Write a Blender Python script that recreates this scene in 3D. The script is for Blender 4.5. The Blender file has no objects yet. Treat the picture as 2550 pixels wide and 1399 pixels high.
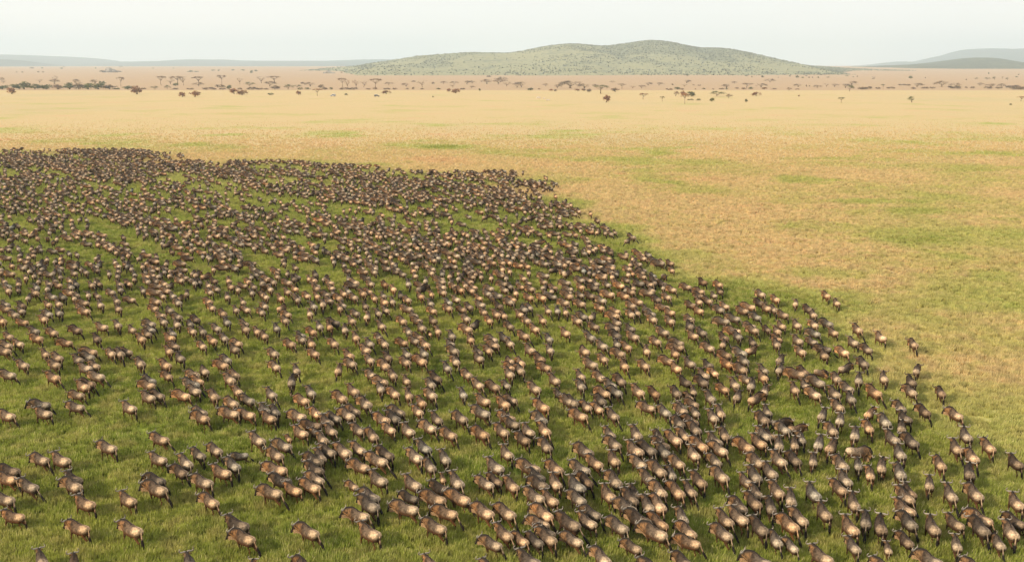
import bpy, bmesh, math, random
import numpy as np
from mathutils import Vector, Matrix, noise as mnoise

random.seed(7)
rng = np.random.default_rng(11)
sc = bpy.context.scene
COL = sc.collection

# ------------------------------------------------------------------ camera, light, exposure
CAM_H = 29.0
FPX = 2550.0                       # focal length in photograph pixels
HORIZON = 163.0
PITCH = math.atan((699.5 - HORIZON) / FPX)
cam_d = bpy.data.cameras.new('camera')
cam_d.sensor_width = 36.0
cam_d.lens = 36.0
cam_d.clip_start = 0.5
cam_d.clip_end = 90000.0
cam = bpy.data.objects.new('camera', cam_d)
cam.location = (0, 0, CAM_H)
cam.rotation_euler = (math.pi / 2 - PITCH, 0, 0)
COL.objects.link(cam)
sc.camera = cam

SUN_EL = math.radians(30)
SUN_DIR = Vector((-0.86 * math.cos(SUN_EL), -0.51 * math.cos(SUN_EL), math.sin(SUN_EL)))  # towards the sun
sun_d = bpy.data.lights.new('sun', 'SUN')
sun_d.energy = 4.6
sun_d.angle = math.radians(2.0)
sun_d.color = (1.0, 0.85, 0.64)
sun = bpy.data.objects.new('sun', sun_d)
sun.rotation_euler = (-SUN_DIR).to_track_quat('-Z', 'Y').to_euler()
sun.location = (-60, -40, 80)
COL.objects.link(sun)

world = bpy.data.worlds.new('World')
sc.world = world
world.use_nodes = True
wn, wl = world.node_tree.nodes, world.node_tree.links
wn.clear()
wo = wn.new('ShaderNodeOutputWorld')
bg = wn.new('ShaderNodeBackground')
sky = wn.new('ShaderNodeTexSky')
sky.sky_type = 'NISHITA'
sky.sun_disc = False
sky.sun_elevation = SUN_EL
sky.sun_rotation = math.atan2(SUN_DIR.x, SUN_DIR.y)
sky.dust_density = 3.0
sky.air_density = 1.0
veil = wn.new('ShaderNodeMix')      # thin even high cloud in front of the blue sky
veil.data_type = 'RGBA'
veil.inputs[0].default_value = 0.82
veil.inputs[7].default_value = (12.2, 11.9, 11.4, 1)
wl.new(sky.outputs[0], veil.inputs[6])
wl.new(veil.outputs[2], bg.inputs[0])
bg.inputs[1].default_value = 0.1
wl.new(bg.outputs[0], wo.inputs[0])

sc.view_settings.view_transform = 'Standard'
sc.view_settings.look = 'None'
sc.view_settings.exposure = 0.0
sc.view_settings.gamma = 1.0
sc.view_settings.use_curve_mapping = False
sc.cycles.max_bounces = 5
sc.cycles.diffuse_bounces = 3
sc.cycles.volume_bounces = 1
sc.cycles.transparent_max_bounces = 4
sc.cycles.use_denoising = True
sc.cycles.caustics_reflective = False
sc.cycles.caustics_refractive = False

# ------------------------------------------------------------------ terrain and photograph rays
def terrain(y):
    y = np.asarray(y, dtype=float)
    t = np.clip((y - 1500.0) / 5500.0, 0, 1)
    return 20.0 * t * t * (3 - 2 * t)

_Y = np.concatenate([np.linspace(20, 1500, 3000), np.geomspace(1501, 18500, 3000)])
_SL = (terrain(_Y) - CAM_H) / _Y
_SLM = np.maximum.accumulate(_SL)

def ray(px, py):
    dx = (px - 1275.0) / FPX
    dy = (699.5 - py) / FPX
    c, s = math.cos(PITCH), math.sin(PITCH)
    ry = c + dy * s
    return dx / ry, (-s + dy * c) / ry          # x per metre of depth, z per metre of depth

def ground_at(px, py):
    sx, sz = ray(px, py)
    y = float(np.interp(sz, _SLM, _Y))
    return sx * y, y

def plane_at(px, py, z):
    sx, sz = ray(px, py)
    y = (z - CAM_H) / sz
    return sx * y, y

def project(x, y, z):
    c, s = math.cos(PITCH), math.sin(PITCH)
    d = y * c - (z - CAM_H) * s
    u = y * s + (z - CAM_H) * c
    return 1275 + FPX * x / d, 699.5 - FPX * u / d

def smooth(a, b, v):
    t = np.clip((np.asarray(v, dtype=float) - a) / (b - a), 0, 1)
    return t * t * (3 - 2 * t)

# value noise for numpy arrays
_perm = rng.random((256, 256))
def vnoise(x, y):
    x = np.asarray(x, dtype=float); y = np.asarray(y, dtype=float)
    xi = np.floor(x).astype(int); yi = np.floor(y).astype(int)
    fx = x - xi; fy = y - yi
    fx = fx * fx * (3 - 2 * fx); fy = fy * fy * (3 - 2 * fy)
    a = _perm[xi % 256, yi % 256]; b = _perm[(xi + 1) % 256, yi % 256]
    c = _perm[xi % 256, (yi + 1) % 256]; d = _perm[(xi + 1) % 256, (yi + 1) % 256]
    return (a * (1 - fx) + b * fx) * (1 - fy) + (c * (1 - fx) + d * fx) * fy
def fbm(x, y, n=4):
    r = 0; a = 0.5; t = 0
    for i in range(n):
        r = r + a * vnoise(x * 2 ** i + 17.3 * i, y * 2 ** i + 5.1 * i); t += a; a *= 0.5
    return r / t

# ------------------------------------------------------------------ object helpers
def link(o, parent=None):
    COL.objects.link(o)
    if parent is not None:
        o.parent = parent
    return o

def tag(o, label=None, category=None, group=None, kind=None):
    if label: o['label'] = label
    if category: o['category'] = category
    if group: o['group'] = group
    if kind: o['kind'] = kind
    return o

def new_mesh(name, verts, faces, mat=None, smooth_shade=True):
    me = bpy.data.meshes.new(name)
    me.from_pydata([tuple(v) for v in verts], [], [tuple(f) for f in faces])
    if smooth_shade:
        me.polygons.foreach_set('use_smooth', [True] * len(me.polygons))
    if mat: me.materials.append(mat)
    me.update()
    return me

def tri_mesh(name, V, T, mat=None, smooth_shade=True):
    me = bpy.data.meshes.new(name)
    nv, nt = len(V), len(T)
    me.vertices.add(nv); me.loops.add(nt * 3); me.polygons.add(nt)
    me.vertices.foreach_set('co', np.asarray(V, dtype=np.float32).ravel())
    me.loops.foreach_set('vertex_index', np.asarray(T, dtype=np.int32).ravel())
    me.polygons.foreach_set('loop_start', np.arange(0, nt * 3, 3, dtype=np.int32))
    me.polygons.foreach_set('loop_total', np.full(nt, 3, dtype=np.int32))
    me.polygons.foreach_set('use_smooth', np.full(nt, smooth_shade, dtype=bool))
    if mat: me.materials.append(mat)
    me.update(calc_edges=True)
    return me

def add_color(me, name, rgb):
    at = me.color_attributes.new(name, 'FLOAT_COLOR', 'POINT')
    a = np.ones((len(me.vertices), 4), dtype=np.float32)
    a[:, :3] = rgb
    at.data.foreach_set('color', a.ravel())

def add_float(me, name, v):
    at = me.attributes.new(name, 'FLOAT', 'POINT')
    at.data.foreach_set('value', np.asarray(v, dtype=np.float32))

def mesh_arrays(me):
    me.calc_loop_triangles()
    V = np.empty(len(me.vertices) * 3, dtype=np.float32); me.vertices.foreach_get('co', V)
    T = np.empty(len(me.loop_triangles) * 3, dtype=np.int32); me.loop_triangles.foreach_get('vertices', T)
    return V.reshape(-1, 3).astype(float), T.reshape(-1, 3)

# ------------------------------------------------------------------ materials
def mat_new(name):
    m = bpy.data.materials.new(name)
    m.use_nodes = True
    nt = m.node_tree
    b = nt.nodes['Principled BSDF']
    return m, nt, nt.nodes, nt.links, b

def mix_rgb(n, l, fac, a, b, blend='MIX'):
    m = n.new('ShaderNodeMix'); m.data_type = 'RGBA'; m.blend_type = blend
    for sock, v in ((m.inputs[0], fac), (m.inputs[6], a), (m.inputs[7], b)):
        if hasattr(v, 'is_output'): l.new(v, sock)
        elif isinstance(v, (int, float)): sock.default_value = v
        else: sock.default_value = (*v, 1)
    return m.outputs[2]

def math_n(n, l, op, a, b=None, c=None, clamp=False):
    m = n.new('ShaderNodeMath'); m.operation = op; m.use_clamp = clamp
    for i, v in enumerate((a, b, c)):
        if v is None: continue
        if hasattr(v, 'is_output'): l.new(v, m.inputs[i])
        else: m.inputs[i].default_value = v
    return m.outputs[0]

def maprange(n, l, v, a, b, c=0.0, d=1.0):
    m = n.new('ShaderNodeMapRange'); m.interpolation_type = 'SMOOTHSTEP'
    l.new(v, m.inputs[0])
    for i, x in enumerate((a, b, c, d)): m.inputs[i + 1].default_value = x
    return m.outputs[0]

def noise_n(n, l, vec, scale, detail=3, rough=0.55):
    t = n.new('ShaderNodeTexNoise')
    t.inputs['Scale'].default_value = scale
    t.inputs['Detail'].default_value = detail
    t.inputs['Roughness'].default_value = rough
    l.new(vec, t.inputs['Vector'])
    return t.outputs[0]

def savanna_group():
    g = bpy.data.node_groups.new('savanna_colour', 'ShaderNodeTree')
    g.interface.new_socket('green', in_out='INPUT', socket_type='NodeSocketFloat')
    g.interface.new_socket('Color', in_out='OUTPUT', socket_type='NodeSocketColor')
    n, l = g.nodes, g.links
    gi = n.new('NodeGroupInput'); go = n.new('NodeGroupOutput')
    geo = n.new('ShaderNodeNewGeometry')
    pos = geo.outputs['Position']
    big = noise_n(n, l, pos, 0.018, 4)
    mid = noise_n(n, l, pos, 0.06, 4)
    fin = noise_n(n, l, pos, 0.5, 3)
    tiny = noise_n(n, l, pos, 2.5, 2)
    red = noise_n(n, l, pos, 0.021, 3)
    far = noise_n(n, l, pos, 0.0035, 4)
    dry = mix_rgb(n, l, maprange(n, l, mid, 0.35, 0.65), DRY_A, DRY_B)
    dry = mix_rgb(n, l, maprange(n, l, fin, 0.4, 0.7, 0, 0.6), dry, DRY_C)
    dry = mix_rgb(n, l, maprange(n, l, red, 0.58, 0.76, 0, 0.40), dry, (0.56, 0.30, 0.18))
    dry = mix_rgb(n, l, maprange(n, l, far, 0.50, 0.72, 0, 0.45), dry, (0.42, 0.36, 0.20))
    lush = mix_rgb(n, l, maprange(n, l, mid, 0.35, 0.68), GRN_A, GRN_B)
    lush = mix_rgb(n, l, maprange(n, l, fin, 0.42, 0.70, 0, 0.7), lush, GRN_C)
    py = n.new('ShaderNodeSeparateXYZ'); l.new(pos, py.inputs[0])
    edge = math_n(n, l, 'MULTIPLY_ADD', far, 30.0, py.outputs[1])
    dry = mix_rgb(n, l, maprange(n, l, edge, 1238, 1256, 0, 0.75), dry, (0.375, 0.245, 0.158))
    # green shows through where the noise lifts it
    v = math_n(n, l, 'MULTIPLY_ADD', big, 1.25, -0.61)
    v = math_n(n, l, 'MULTIPLY_ADD', mid, 0.5, v)
    v = math_n(n, l, 'MULTIPLY_ADD', fin, 0.45, v)
    v = math_n(n, l, 'ADD', v, -0.475)
    gg = math_n(n, l, 'ADD', gi.outputs[0], v)
    gg = maprange(n, l, gg, 0.10, 0.90)
    lime = mix_rgb(n, l, maprange(n, l, fin, 0.35, 0.65), LIME_A, LIME_B)
    c = mix_rgb(n, l, maprange(n, l, gg, 0.0, 0.5), dry, lime)
    c = mix_rgb(n, l, maprange(n, l, gg, 0.42, 1.0), c, lush)
    tv = maprange(n, l, tiny, 0.3, 0.7, 0.86, 1.14)
    hsv = n.new('ShaderNodeHueSaturation')
    l.new(c, hsv.inputs['Color']); l.new(tv, hsv.inputs['Value'])
    l.new(hsv.outputs[0], go.inputs[0])
    return g

DRY_A, DRY_B, DRY_C = (0.515, 0.39, 0.20), (0.53, 0.38, 0.205), (0.45, 0.385, 0.175)
LIME_A, LIME_B = (0.34, 0.355, 0.10), (0.41, 0.37, 0.13)
GRN_A, GRN_B, GRN_C = (0.195, 0.24, 0.038), (0.275, 0.295, 0.056), (0.36, 0.315, 0.11)
SAV = savanna_group()

def ground_material():
    m, nt, n, l, b = mat_new('savanna_ground')
    at = n.new('ShaderNodeAttribute'); at.attribute_name = 'green'
    gp = n.new('ShaderNodeGroup'); gp.node_tree = SAV
    l.new(at.outputs['Fac'], gp.inputs[0])
    l.new(gp.outputs[0], b.inputs['Base Color'])
    b.inputs['Roughness'].default_value = 0.95
    b.inputs['Specular IOR Level'].default_value = 0.1
    geo = n.new('ShaderNodeNewGeometry')
    nz = noise_n(n, l, geo.outputs['Position'], 1.2, 5, 0.65)
    bp = n.new('ShaderNodeBump'); bp.inputs['Strength'].default_value = 0.6; bp.inputs['Distance'].default_value = 0.35
    l.new(nz, bp.inputs['Height']); l.new(bp.outputs[0], b.inputs['Normal'])
    return m

def grass_material():
    m, nt, n, l, b = mat_new('grass_blades')
    at = n.new('ShaderNodeAttribute'); at.attribute_name = 'green'; at.attribute_type = 'INSTANCER'
    tn = n.new('ShaderNodeAttribute'); tn.attribute_name = 'tint'; tn.attribute_type = 'INSTANCER'
    hg = n.new('ShaderNodeAttribute'); hg.attribute_name = 'tip'
    gp = n.new('ShaderNodeGroup'); gp.node_tree = SAV
    l.new(at.outputs['Fac'], gp.inputs[0])
    straw = mix_rgb(n, l, math_n(n, l, 'MULTIPLY', hg.outputs['Fac'], tn.outputs['Fac']), gp.outputs[0], (0.50, 0.42, 0.21))
    hsv = n.new('ShaderNodeHueSaturation')
    l.new(straw, hsv.inputs['Color'])
    l.new(maprange(n, l, tn.outputs['Fac'], 0, 1, 0.95, 1.6), hsv.inputs['Value'])
    b.inputs['Roughness'].default_value = 0.7
    b.inputs['Specular IOR Level'].default_value = 0.15
    l.new(hsv.outputs[0], b.inputs['Base Color'])
    tr = n.new('ShaderNodeBsdfTranslucent'); l.new(hsv.outputs[0], tr.inputs[0])
    mx = n.new('ShaderNodeMixShader'); mx.inputs[0].default_value = 0.45
    l.new(b.outputs[0], mx.inputs[1]); l.new(tr.outputs[0], mx.inputs[2])
    l.new(mx.outputs[0], n['Material Output'].inputs[0])
    return m

def coat_material(name, use_obj):
    m, nt, n, l, b = mat_new(name)
    at = n.new('ShaderNodeAttribute'); at.attribute_name = 'coat'
    c = at.outputs['Color']
    tc = n.new('ShaderNodeTexCoord')
    if use_obj:
        oi = n.new('ShaderNodeObjectInfo')
        c = mix_rgb(n, l, 1.0, c, oi.outputs['Color'], 'MULTIPLY')
    nz = noise_n(n, l, tc.outputs['Object'], 9.0, 3)
    hsv = n.new('ShaderNodeHueSaturation'); l.new(c, hsv.inputs['Color'])
    l.new(maprange(n, l, nz, 0.28, 0.72, 0.6, 1.4), hsv.inputs['Value'])
    l.new(hsv.outputs[0], b.inputs['Base Color'])
    b.inputs['Roughness'].default_value = 0.8
    b.inputs['Specular IOR Level'].default_value = 0.12
    return m

def plain_material(name, rgb, rough=0.8, var=0.2, scale=3.0, spec=0.2, objcol=False):
    m, nt, n, l, b = mat_new(name)
    tc = n.new('ShaderNodeTexCoord')
    nz = noise_n(n, l, tc.outputs['Object'], scale, 4)
    c = None
    if objcol:
        oi = n.new('ShaderNodeObjectInfo'); c = oi.outputs['Color']
        hsv = n.new('ShaderNodeHueSaturation'); l.new(c, hsv.inputs['Color'])
        l.new(maprange(n, l, nz, 0.25, 0.75, 1 - var, 1 + var), hsv.inputs['Value'])
        c = hsv.outputs[0]
    else:
        lo = tuple(x * (1 - var) for x in rgb); hi = tuple(x * (1 + var) for x in rgb)
        c = mix_rgb(n, l, maprange(n, l, nz, 0.3, 0.7), lo, hi)
    l.new(c, b.inputs['Base Color'])
    b.inputs['Roughness'].default_value = rough
    b.inputs['Specular IOR Level'].default_value = spec
    return m

def foliage_material():
    m, nt, n, l, b = mat_new('acacia_leaves')
    oi = n.new('ShaderNodeObjectInfo')
    at = n.new('ShaderNodeAttribute'); at.attribute_name = 'leafvar'
    hsv = n.new('ShaderNodeHueSaturation'); l.new(oi.outputs['Color'], hsv.inputs['Color'])
    l.new(maprange(n, l, at.outputs['Fac'], 0, 1, 0.6, 1.45), hsv.inputs['Value'])
    l.new(maprange(n, l, at.outputs['Fac'], 0, 1, 0.48, 0.52), hsv.inputs['Hue'])
    l.new(hsv.outputs[0], b.inputs['Base Color'])
    b.inputs['Roughness'].default_value = 0.8
    b.inputs['Specular IOR Level'].default_value = 0.1
    tr = n.new('ShaderNodeBsdfTranslucent'); l.new(hsv.outputs[0], tr.inputs[0])
    mx = n.new('ShaderNodeMixShader'); mx.inputs[0].default_value = 0.25
    l.new(b.outputs[0], mx.inputs[1]); l.new(tr.outputs[0], mx.inputs[2])
    l.new(mx.outputs[0], n['Material Output'].inputs[0])
    return m

def hill_material(name, grass, bush, scale, cover):
    m, nt, n, l, b = mat_new(name)
    geo = n.new('ShaderNodeNewGeometry')
    a = noise_n(n, l, geo.outputs['Position'], scale, 5, 0.65)
    c = noise_n(n, l, geo.outputs['Position'], scale * 7, 4, 0.7)
    f = math_n(n, l, 'MULTIPLY_ADD', c, 0.6, math_n(n, l, 'MULTIPLY', a, 0.5))
    f = maprange(n, l, f, cover, cover + 0.14)
    wd = n.new('ShaderNodeAttribute'); wd.attribute_name = 'wood_fold_shade'
    f = math_n(n, l, 'MAXIMUM', f, math_n(n, l, 'MULTIPLY', wd.outputs['Fac'], maprange(n, l, c, 0.3, 0.55, 0.45, 1.0)))
    g2 = mix_rgb(n, l, maprange(n, l, a, 0.35, 0.65), tuple(x * 0.85 for x in grass), tuple(x * 1.12 for x in grass))
    l.new(mix_rgb(n, l, f, g2, bush), b.inputs['Base Color'])
    b.inputs['Roughness'].default_value = 0.95
    b.inputs['Specular IOR Level'].default_value = 0.05
    return m

M_GROUND = ground_material()
M_GRASS = grass_material()
M_COAT = coat_material('wildebeest_coat', True)
M_HERD = coat_material('herd_coat', False)
M_HORN = plain_material('horn', (0.27, 0.225, 0.18), 0.35, 0.3, 8, 0.5)
M_MANE = plain_material('mane_hair', (0.020, 0.015, 0.012), 0.7, 0.3, 10, 0.2)
M_BEARD = plain_material('beard_hair', (0.36, 0.22, 0.12), 0.8, 0.3, 10, 0.1)
M_LEAF = foliage_material()
M_BARK = plain_material('acacia_bark', (0.24, 0.17, 0.115), 0.9, 0.3, 2.0, 0.1)
M_ROCK = plain_material('granite', (0.26, 0.23, 0.20), 0.9, 0.25, 0.15, 0.15)
M_PALEROCK = plain_material('pale_stone', (0.50, 0.41, 0.32), 0.9, 0.15, 0.8, 0.1)
# ------------------------------------------------------------------ herd positions read off the photograph
# head x, head y, rump x, rump y, tone (t tan, g grey, d dark) in four-times enlarged views of 640 x 350 pixels
HERD_A = """250 30 520 40 g;280 100 545 140 t;620 40 850 60 t;1170 40 1360 90 t;-80 110 190 170 t;1910 80 2040 120 g;1895 130 2085 200 t;2160 100 2390 130 t;2310 120 2520 150 t
935 430 1170 480 t;1460 350 1680 390 t;2445 340 2640 420 t;290 540 500 590 g;460 560 700 620 t;1425 540 1670 590 t;1745 550 1920 670 g;1865 470 2050 560 g;2060 440 2190 500 g;2240 530 2440 490 g
2210 580 2390 680 g;2040 670 2310 730 t;1705 650 1850 720 d;1865 760 2125 830 t;1410 740 1650 800 d;1410 840 1665 920 t;600 740 815 800 d;600 790 820 880 t;-60 670 205 700 d;-80 740 180 780 t
130 800 410 880 g;690 980 950 1040 t;1130 920 1365 1010 t;1975 930 2170 1030 t;-110 940 150 980 t;-30 1120 235 1130 t;630 1220 880 1270 t;1130 1220 1440 1320 t;2185 1190 2475 1260 d;2265 1300 2540 1390 t"""
HERD_B = """10 130 190 190 t;20 60 130 110 g;120 50 200 150 g;295 120 480 160 t;510 70 640 150 t;600 170 750 240 g;650 120 850 190 g;780 90 990 190 t;880 60 1010 110 g;930 240 1090 310 g;1075 290 1170 380 g
1150 150 1310 200 t;1210 220 1385 300 t;1275 130 1410 200 d;1310 80 1450 130 g;1525 50 1645 120 t;1000 -20 1130 70 g;1410 250 1555 320 t;1600 210 1790 300 t;1710 130 1835 210 g;1795 280 1990 360 t
1920 120 2100 210 g;2115 90 2310 150 g;2100 270 2320 370 t;2325 240 2515 350 g;2355 130 2570 190 t;2420 190 2600 240 g;265 270 345 350 c;330 280 495 330 t;400 230 635 240 d;490 270 650 300 g
565 310 715 420 g;660 250 780 310 g;145 400 345 460 g;80 480 270 570 t;600 460 775 530 g;575 500 660 590 g;470 560 630 630 g;745 460 935 550 t;910 420 1080 510 t;1060 560 1290 620 t;1180 490 1340 560 d
885 600 1125 670 t;1470 500 1650 600 t;1555 410 1730 500 g;1660 570 1785 690 g;1790 650 1855 760 c;1795 490 1915 620 g;1890 730 2040 860 g;2380 450 2545 560 t;2225 600 2460 700 g;2150 760 2340 830 g
2390 740 2600 900 t;2300 730 2430 790 d;1055 720 1315 830 t;870 750 1000 810 c;30 660 300 700 t;430 630 680 720 d;450 700 690 820 t;95 760 340 800 d;405 800 625 870 t;225 830 440 890 t;-30 870 265 930 t
1000 890 1215 990 g;985 980 1210 1090 g;840 1090 1115 1140 t;960 1250 1225 1350 t;350 1230 635 1340 t;1310 1040 1590 1090 t;1415 770 1630 860 g;1405 900 1590 940 d;1670 830 1920 880 d;1600 930 1865 1010 t
1855 920 2115 1010 t;1695 1060 2005 1130 t;2115 1030 2355 1150 t;2345 1040 2560 1150 t;1605 1190 1885 1280 t;2385 1240 2560 1340 t;2215 1350 2400 1410 g"""
HERD_C = """180 20 345 90 t;185 130 325 230 g;230 240 350 330 t;255 380 365 490 g;40 240 210 340 g;-20 320 170 410 t;600 460 770 540 g;680 550 890 650 t;545 110 720 170 t;880 270 995 350 g;905 370 1055 460 g
890 80 1050 180 g;770 30 870 80 t;660 10 755 60 t;520 -20 615 30 t;1220 30 1380 60 t;1395 40 1570 150 g;1160 280 1250 370 g;1565 40 1720 110 g;1730 60 1810 120 g;1625 0 1715 50 g;1570 170 1680 250 d
1650 160 1820 230 d;1720 220 1855 330 d;1600 290 1745 380 g;1470 320 1675 430 t;1395 310 1460 390 d;1360 390 1530 460 d;1080 440 1280 540 t;1220 440 1395 520 d;1140 560 1305 640 t;910 510 1045 630 t
1400 450 1540 540 g;1520 540 1695 650 t;1700 460 1835 570 t;1750 400 1900 480 t;1900 90 2030 210 t;1995 60 2080 170 g;2040 270 2125 390 g;1895 350 2050 430 g;1925 430 2115 520 t;1930 530 2040 610 g
1955 680 2115 790 t;2185 400 2370 490 t;2315 360 2500 450 t;2380 290 2545 380 g;2400 130 2530 220 d;2460 60 2540 120 g;2310 540 2480 640 g;2440 640 2600 750 g;2210 730 2360 810 t;2310 680 2440 800 g
2330 830 2450 950 g;2280 930 2445 1050 t;2150 960 2300 1090 d;2510 970 2570 1100 d;1340 630 1495 740 t;1520 640 1590 750 g;1240 720 1400 820 g;1340 790 1515 960 t;1510 810 1695 970 t;1655 800 1810 940 g
1750 730 1895 840 g;920 720 1060 860 g;520 620 765 710 g;300 600 490 710 t;10 630 250 700 t;80 680 330 790 d;120 760 340 850 d;330 730 465 870 t;495 780 705 900 g;620 710 785 850 d;840 860 1000 980 g
1060 890 1225 1030 d;1160 860 1250 960 d;1230 940 1370 1090 g;1350 960 1480 1100 t;980 990 1215 1110 g;60 880 325 990 t;240 910 425 1010 t;530 900 700 1000 g;170 1050 385 1180 t;570 1110 840 1240 t
650 1050 845 1130 g;1090 1140 1340 1240 d;1300 1130 1525 1270 t;1240 1250 1505 1350 t;900 1160 1135 1290 g;400 1160 645 1260 d;100 1170 300 1220 t;215 1230 390 1290 g;223 1260 450 1390 t;430 1300 665 1390 g
105 1300 270 1390 d;-60 1290 85 1370 t;1620 1080 1695 1190 g;1625 1210 1790 1330 t;1600 1350 1800 1390 t;1070 1370 1230 1430 g;1990 1090 2170 1220 t;2100 1080 2340 1210 t;1950 1230 2155 1350 g;2370 1180 2560 1330 d"""
HERD_D = """10 520 195 640 t;-50 290 65 340 t;60 200 250 310 g;240 210 90 200 d;380 260 230 250 t;590 90 525 170 g;615 0 765 90 g;740 130 715 230 g;590 230 685 320 g;1100 60 960 150 t;960 190 1045 310 t
1110 160 1205 240 g;1270 20 1360 90 g;1270 120 1430 200 d;1325 200 1340 290 g;1480 50 1615 130 d;1755 80 1950 170 t;1140 320 1310 410 g;1340 350 1490 440 d;885 280 865 380 g;1250 460 1360 570 g
1080 520 795 480 x;700 400 595 500 t;540 370 500 470 g;250 350 290 470 g;310 310 360 400 g;110 380 125 460 g;170 510 340 630 d;450 500 465 630 g;640 550 810 700 g;690 720 820 820 g;600 780 800 910 t
890 570 915 650 g;1010 640 1035 760 g;1130 600 1140 680 g;1270 650 1350 770 g;1240 870 1465 1020 g;1290 810 1490 960 d;1210 1000 1470 1130 t;1300 1110 1480 1260 g;1300 1290 1430 1390 d;1600 740 1620 860 g
1640 540 1775 690 t;1790 390 1940 530 g;1900 290 2020 390 g;1940 470 2110 620 t;1970 640 2030 770 d;2105 390 2260 500 t;2350 540 2540 650 d;1735 840 1880 1000 g;1960 850 2130 980 g;2360 920 2550 1070 t
1720 1120 1960 1240 t;1930 1090 2250 1220 t;2000 1170 2200 1340 d;2320 1110 2560 1220 d;2310 1180 2500 1390 g;1555 1160 1700 1320 g;1850 1330 1900 1430 t;2230 1310 2340 1420 g;700 1160 910 1330 t
800 930 900 1080 g;975 1110 985 1230 d;1090 1170 1160 1320 d;470 1020 630 1170 g;360 840 520 970 g;30 830 165 940 g;205 900 235 1010 g;210 1080 395 1220 g;80 1130 320 1290 t;160 1340 290 1430 g
1165 1330 1215 1430 c;780 1350 900 1450 g;-20 1290 50 1370 g"""
HERD_E = """10 30 60 40 g;20 80 120 110 g;30 110 125 160 t;140 40 215 90 t;320 90 395 130 g;265 140 415 190 t;420 50 540 90 g;510 30 575 60 d;655 20 730 50 t;650 75 750 130 g;630 150 730 160 t;720 60 780 100 d
450 190 570 210 g;560 190 670 220 d;410 250 530 290 t;530 250 620 290 t;845 60 960 100 t;940 50 1020 90 g;1120 60 1240 100 g;1220 40 1330 90 t;1040 140 1150 160 g;900 160 1020 200 g;945 250 1040 310 t
1110 210 1200 260 g;1120 290 1215 340 t;740 250 900 265 t;745 290 830 300 t;745 330 915 355 t;-20 270 105 290 g;-20 310 115 330 t;165 280 255 310 d;135 310 270 360 g;75 350 205 400 g;135 440 285 445 t
-20 420 60 460 t;370 390 490 450 t;415 350 530 390 g;520 340 635 390 g;255 520 410 560 g;270 600 440 630 t;450 530 590 580 t;700 520 800 540 d;530 640 750 660 t;-10 560 165 610 t;100 640 250 680 t
-20 670 130 700 g;-40 730 100 750 t;900 490 1090 510 t;1095 440 1230 520 t;1230 490 1370 540 t;1325 580 1465 650 t;910 590 1000 640 d;1395 450 1565 490 g;1420 500 1550 550 g;1405 530 1515 600 g
1385 120 1450 150 g;1410 20 1510 70 g;1485 30 1600 60 g;1570 50 1680 90 t;1585 130 1700 150 t;1660 170 1755 200 g;1710 230 1815 290 g;1480 240 1600 260 t;1465 290 1580 320 t;1610 310 1740 350 g
1520 370 1650 390 t;1560 420 1670 470 g;1700 380 1810 410 g;1690 430 1810 510 t;1880 390 2000 460 d;1850 440 1920 490 d;1840 500 1970 570 t;1650 530 1755 590 g;1600 590 1740 620 t;1665 660 1785 710 g
1610 690 1730 770 t;1690 760 1865 850 g;1905 30 1955 90 g;1955 30 2000 70 d;2020 70 2110 110 t;2040 130 2120 170 t;2110 100 2185 140 g;2080 30 2150 40 d;2240 20 2290 60 t;2250 85 2330 110 t
2320 90 2385 150 t;2220 170 2285 230 g;2420 20 2500 70 t;2470 80 2550 110 g;2465 130 2530 180 g;2370 220 2440 260 t;2280 290 2390 350 g;2370 300 2500 340 t;2005 230 2120 270 t;2050 270 2150 330 t
2160 340 2255 390 t;2190 420 2300 480 g;2080 490 2200 530 g;1960 510 2050 570 g;2360 440 2475 490 g;2360 480 2500 560 t;2515 520 2570 550 t;2180 580 2260 630 g;2030 600 2170 660 t;1965 650 2045 710 t
2270 640 2410 680 g;2230 680 2400 750 t;2170 780 2310 850 g;2105 850 2280 900 t;1945 880 2095 980 t;2240 920 2400 1010 g;1820 940 1990 980 t;1870 1000 2030 1060 t;1800 1060 1970 1090 g;1830 1100 2000 1160 t
1550 840 1720 920 t;1590 940 1720 1000 t;1320 810 1460 920 t;1030 720 1170 800 t;1140 740 1225 790 t;1170 730 1310 750 g;760 740 990 760 t;685 790 840 840 g;800 780 935 810 g;860 860 990 900 t
750 900 910 920 t;385 730 500 790 t;490 780 635 830 g;430 840 630 900 t;110 840 330 910 t;-40 960 170 980 t;390 970 645 1040 t;820 980 1065 1010 t;710 1060 910 1120 t;760 1050 950 1080 d;680 1150 815 1160 g
1380 1000 1565 1050 g;1360 1050 1550 1090 t;1345 1170 1560 1220 t;1470 1150 1640 1200 g;1685 1150 1910 1200 t;2060 1130 2175 1240 g;2190 980 2350 1070 t;2300 1100 2400 1160 t;2195 1210 2385 1290 t;2350 1190 2540 1240 g"""
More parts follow.
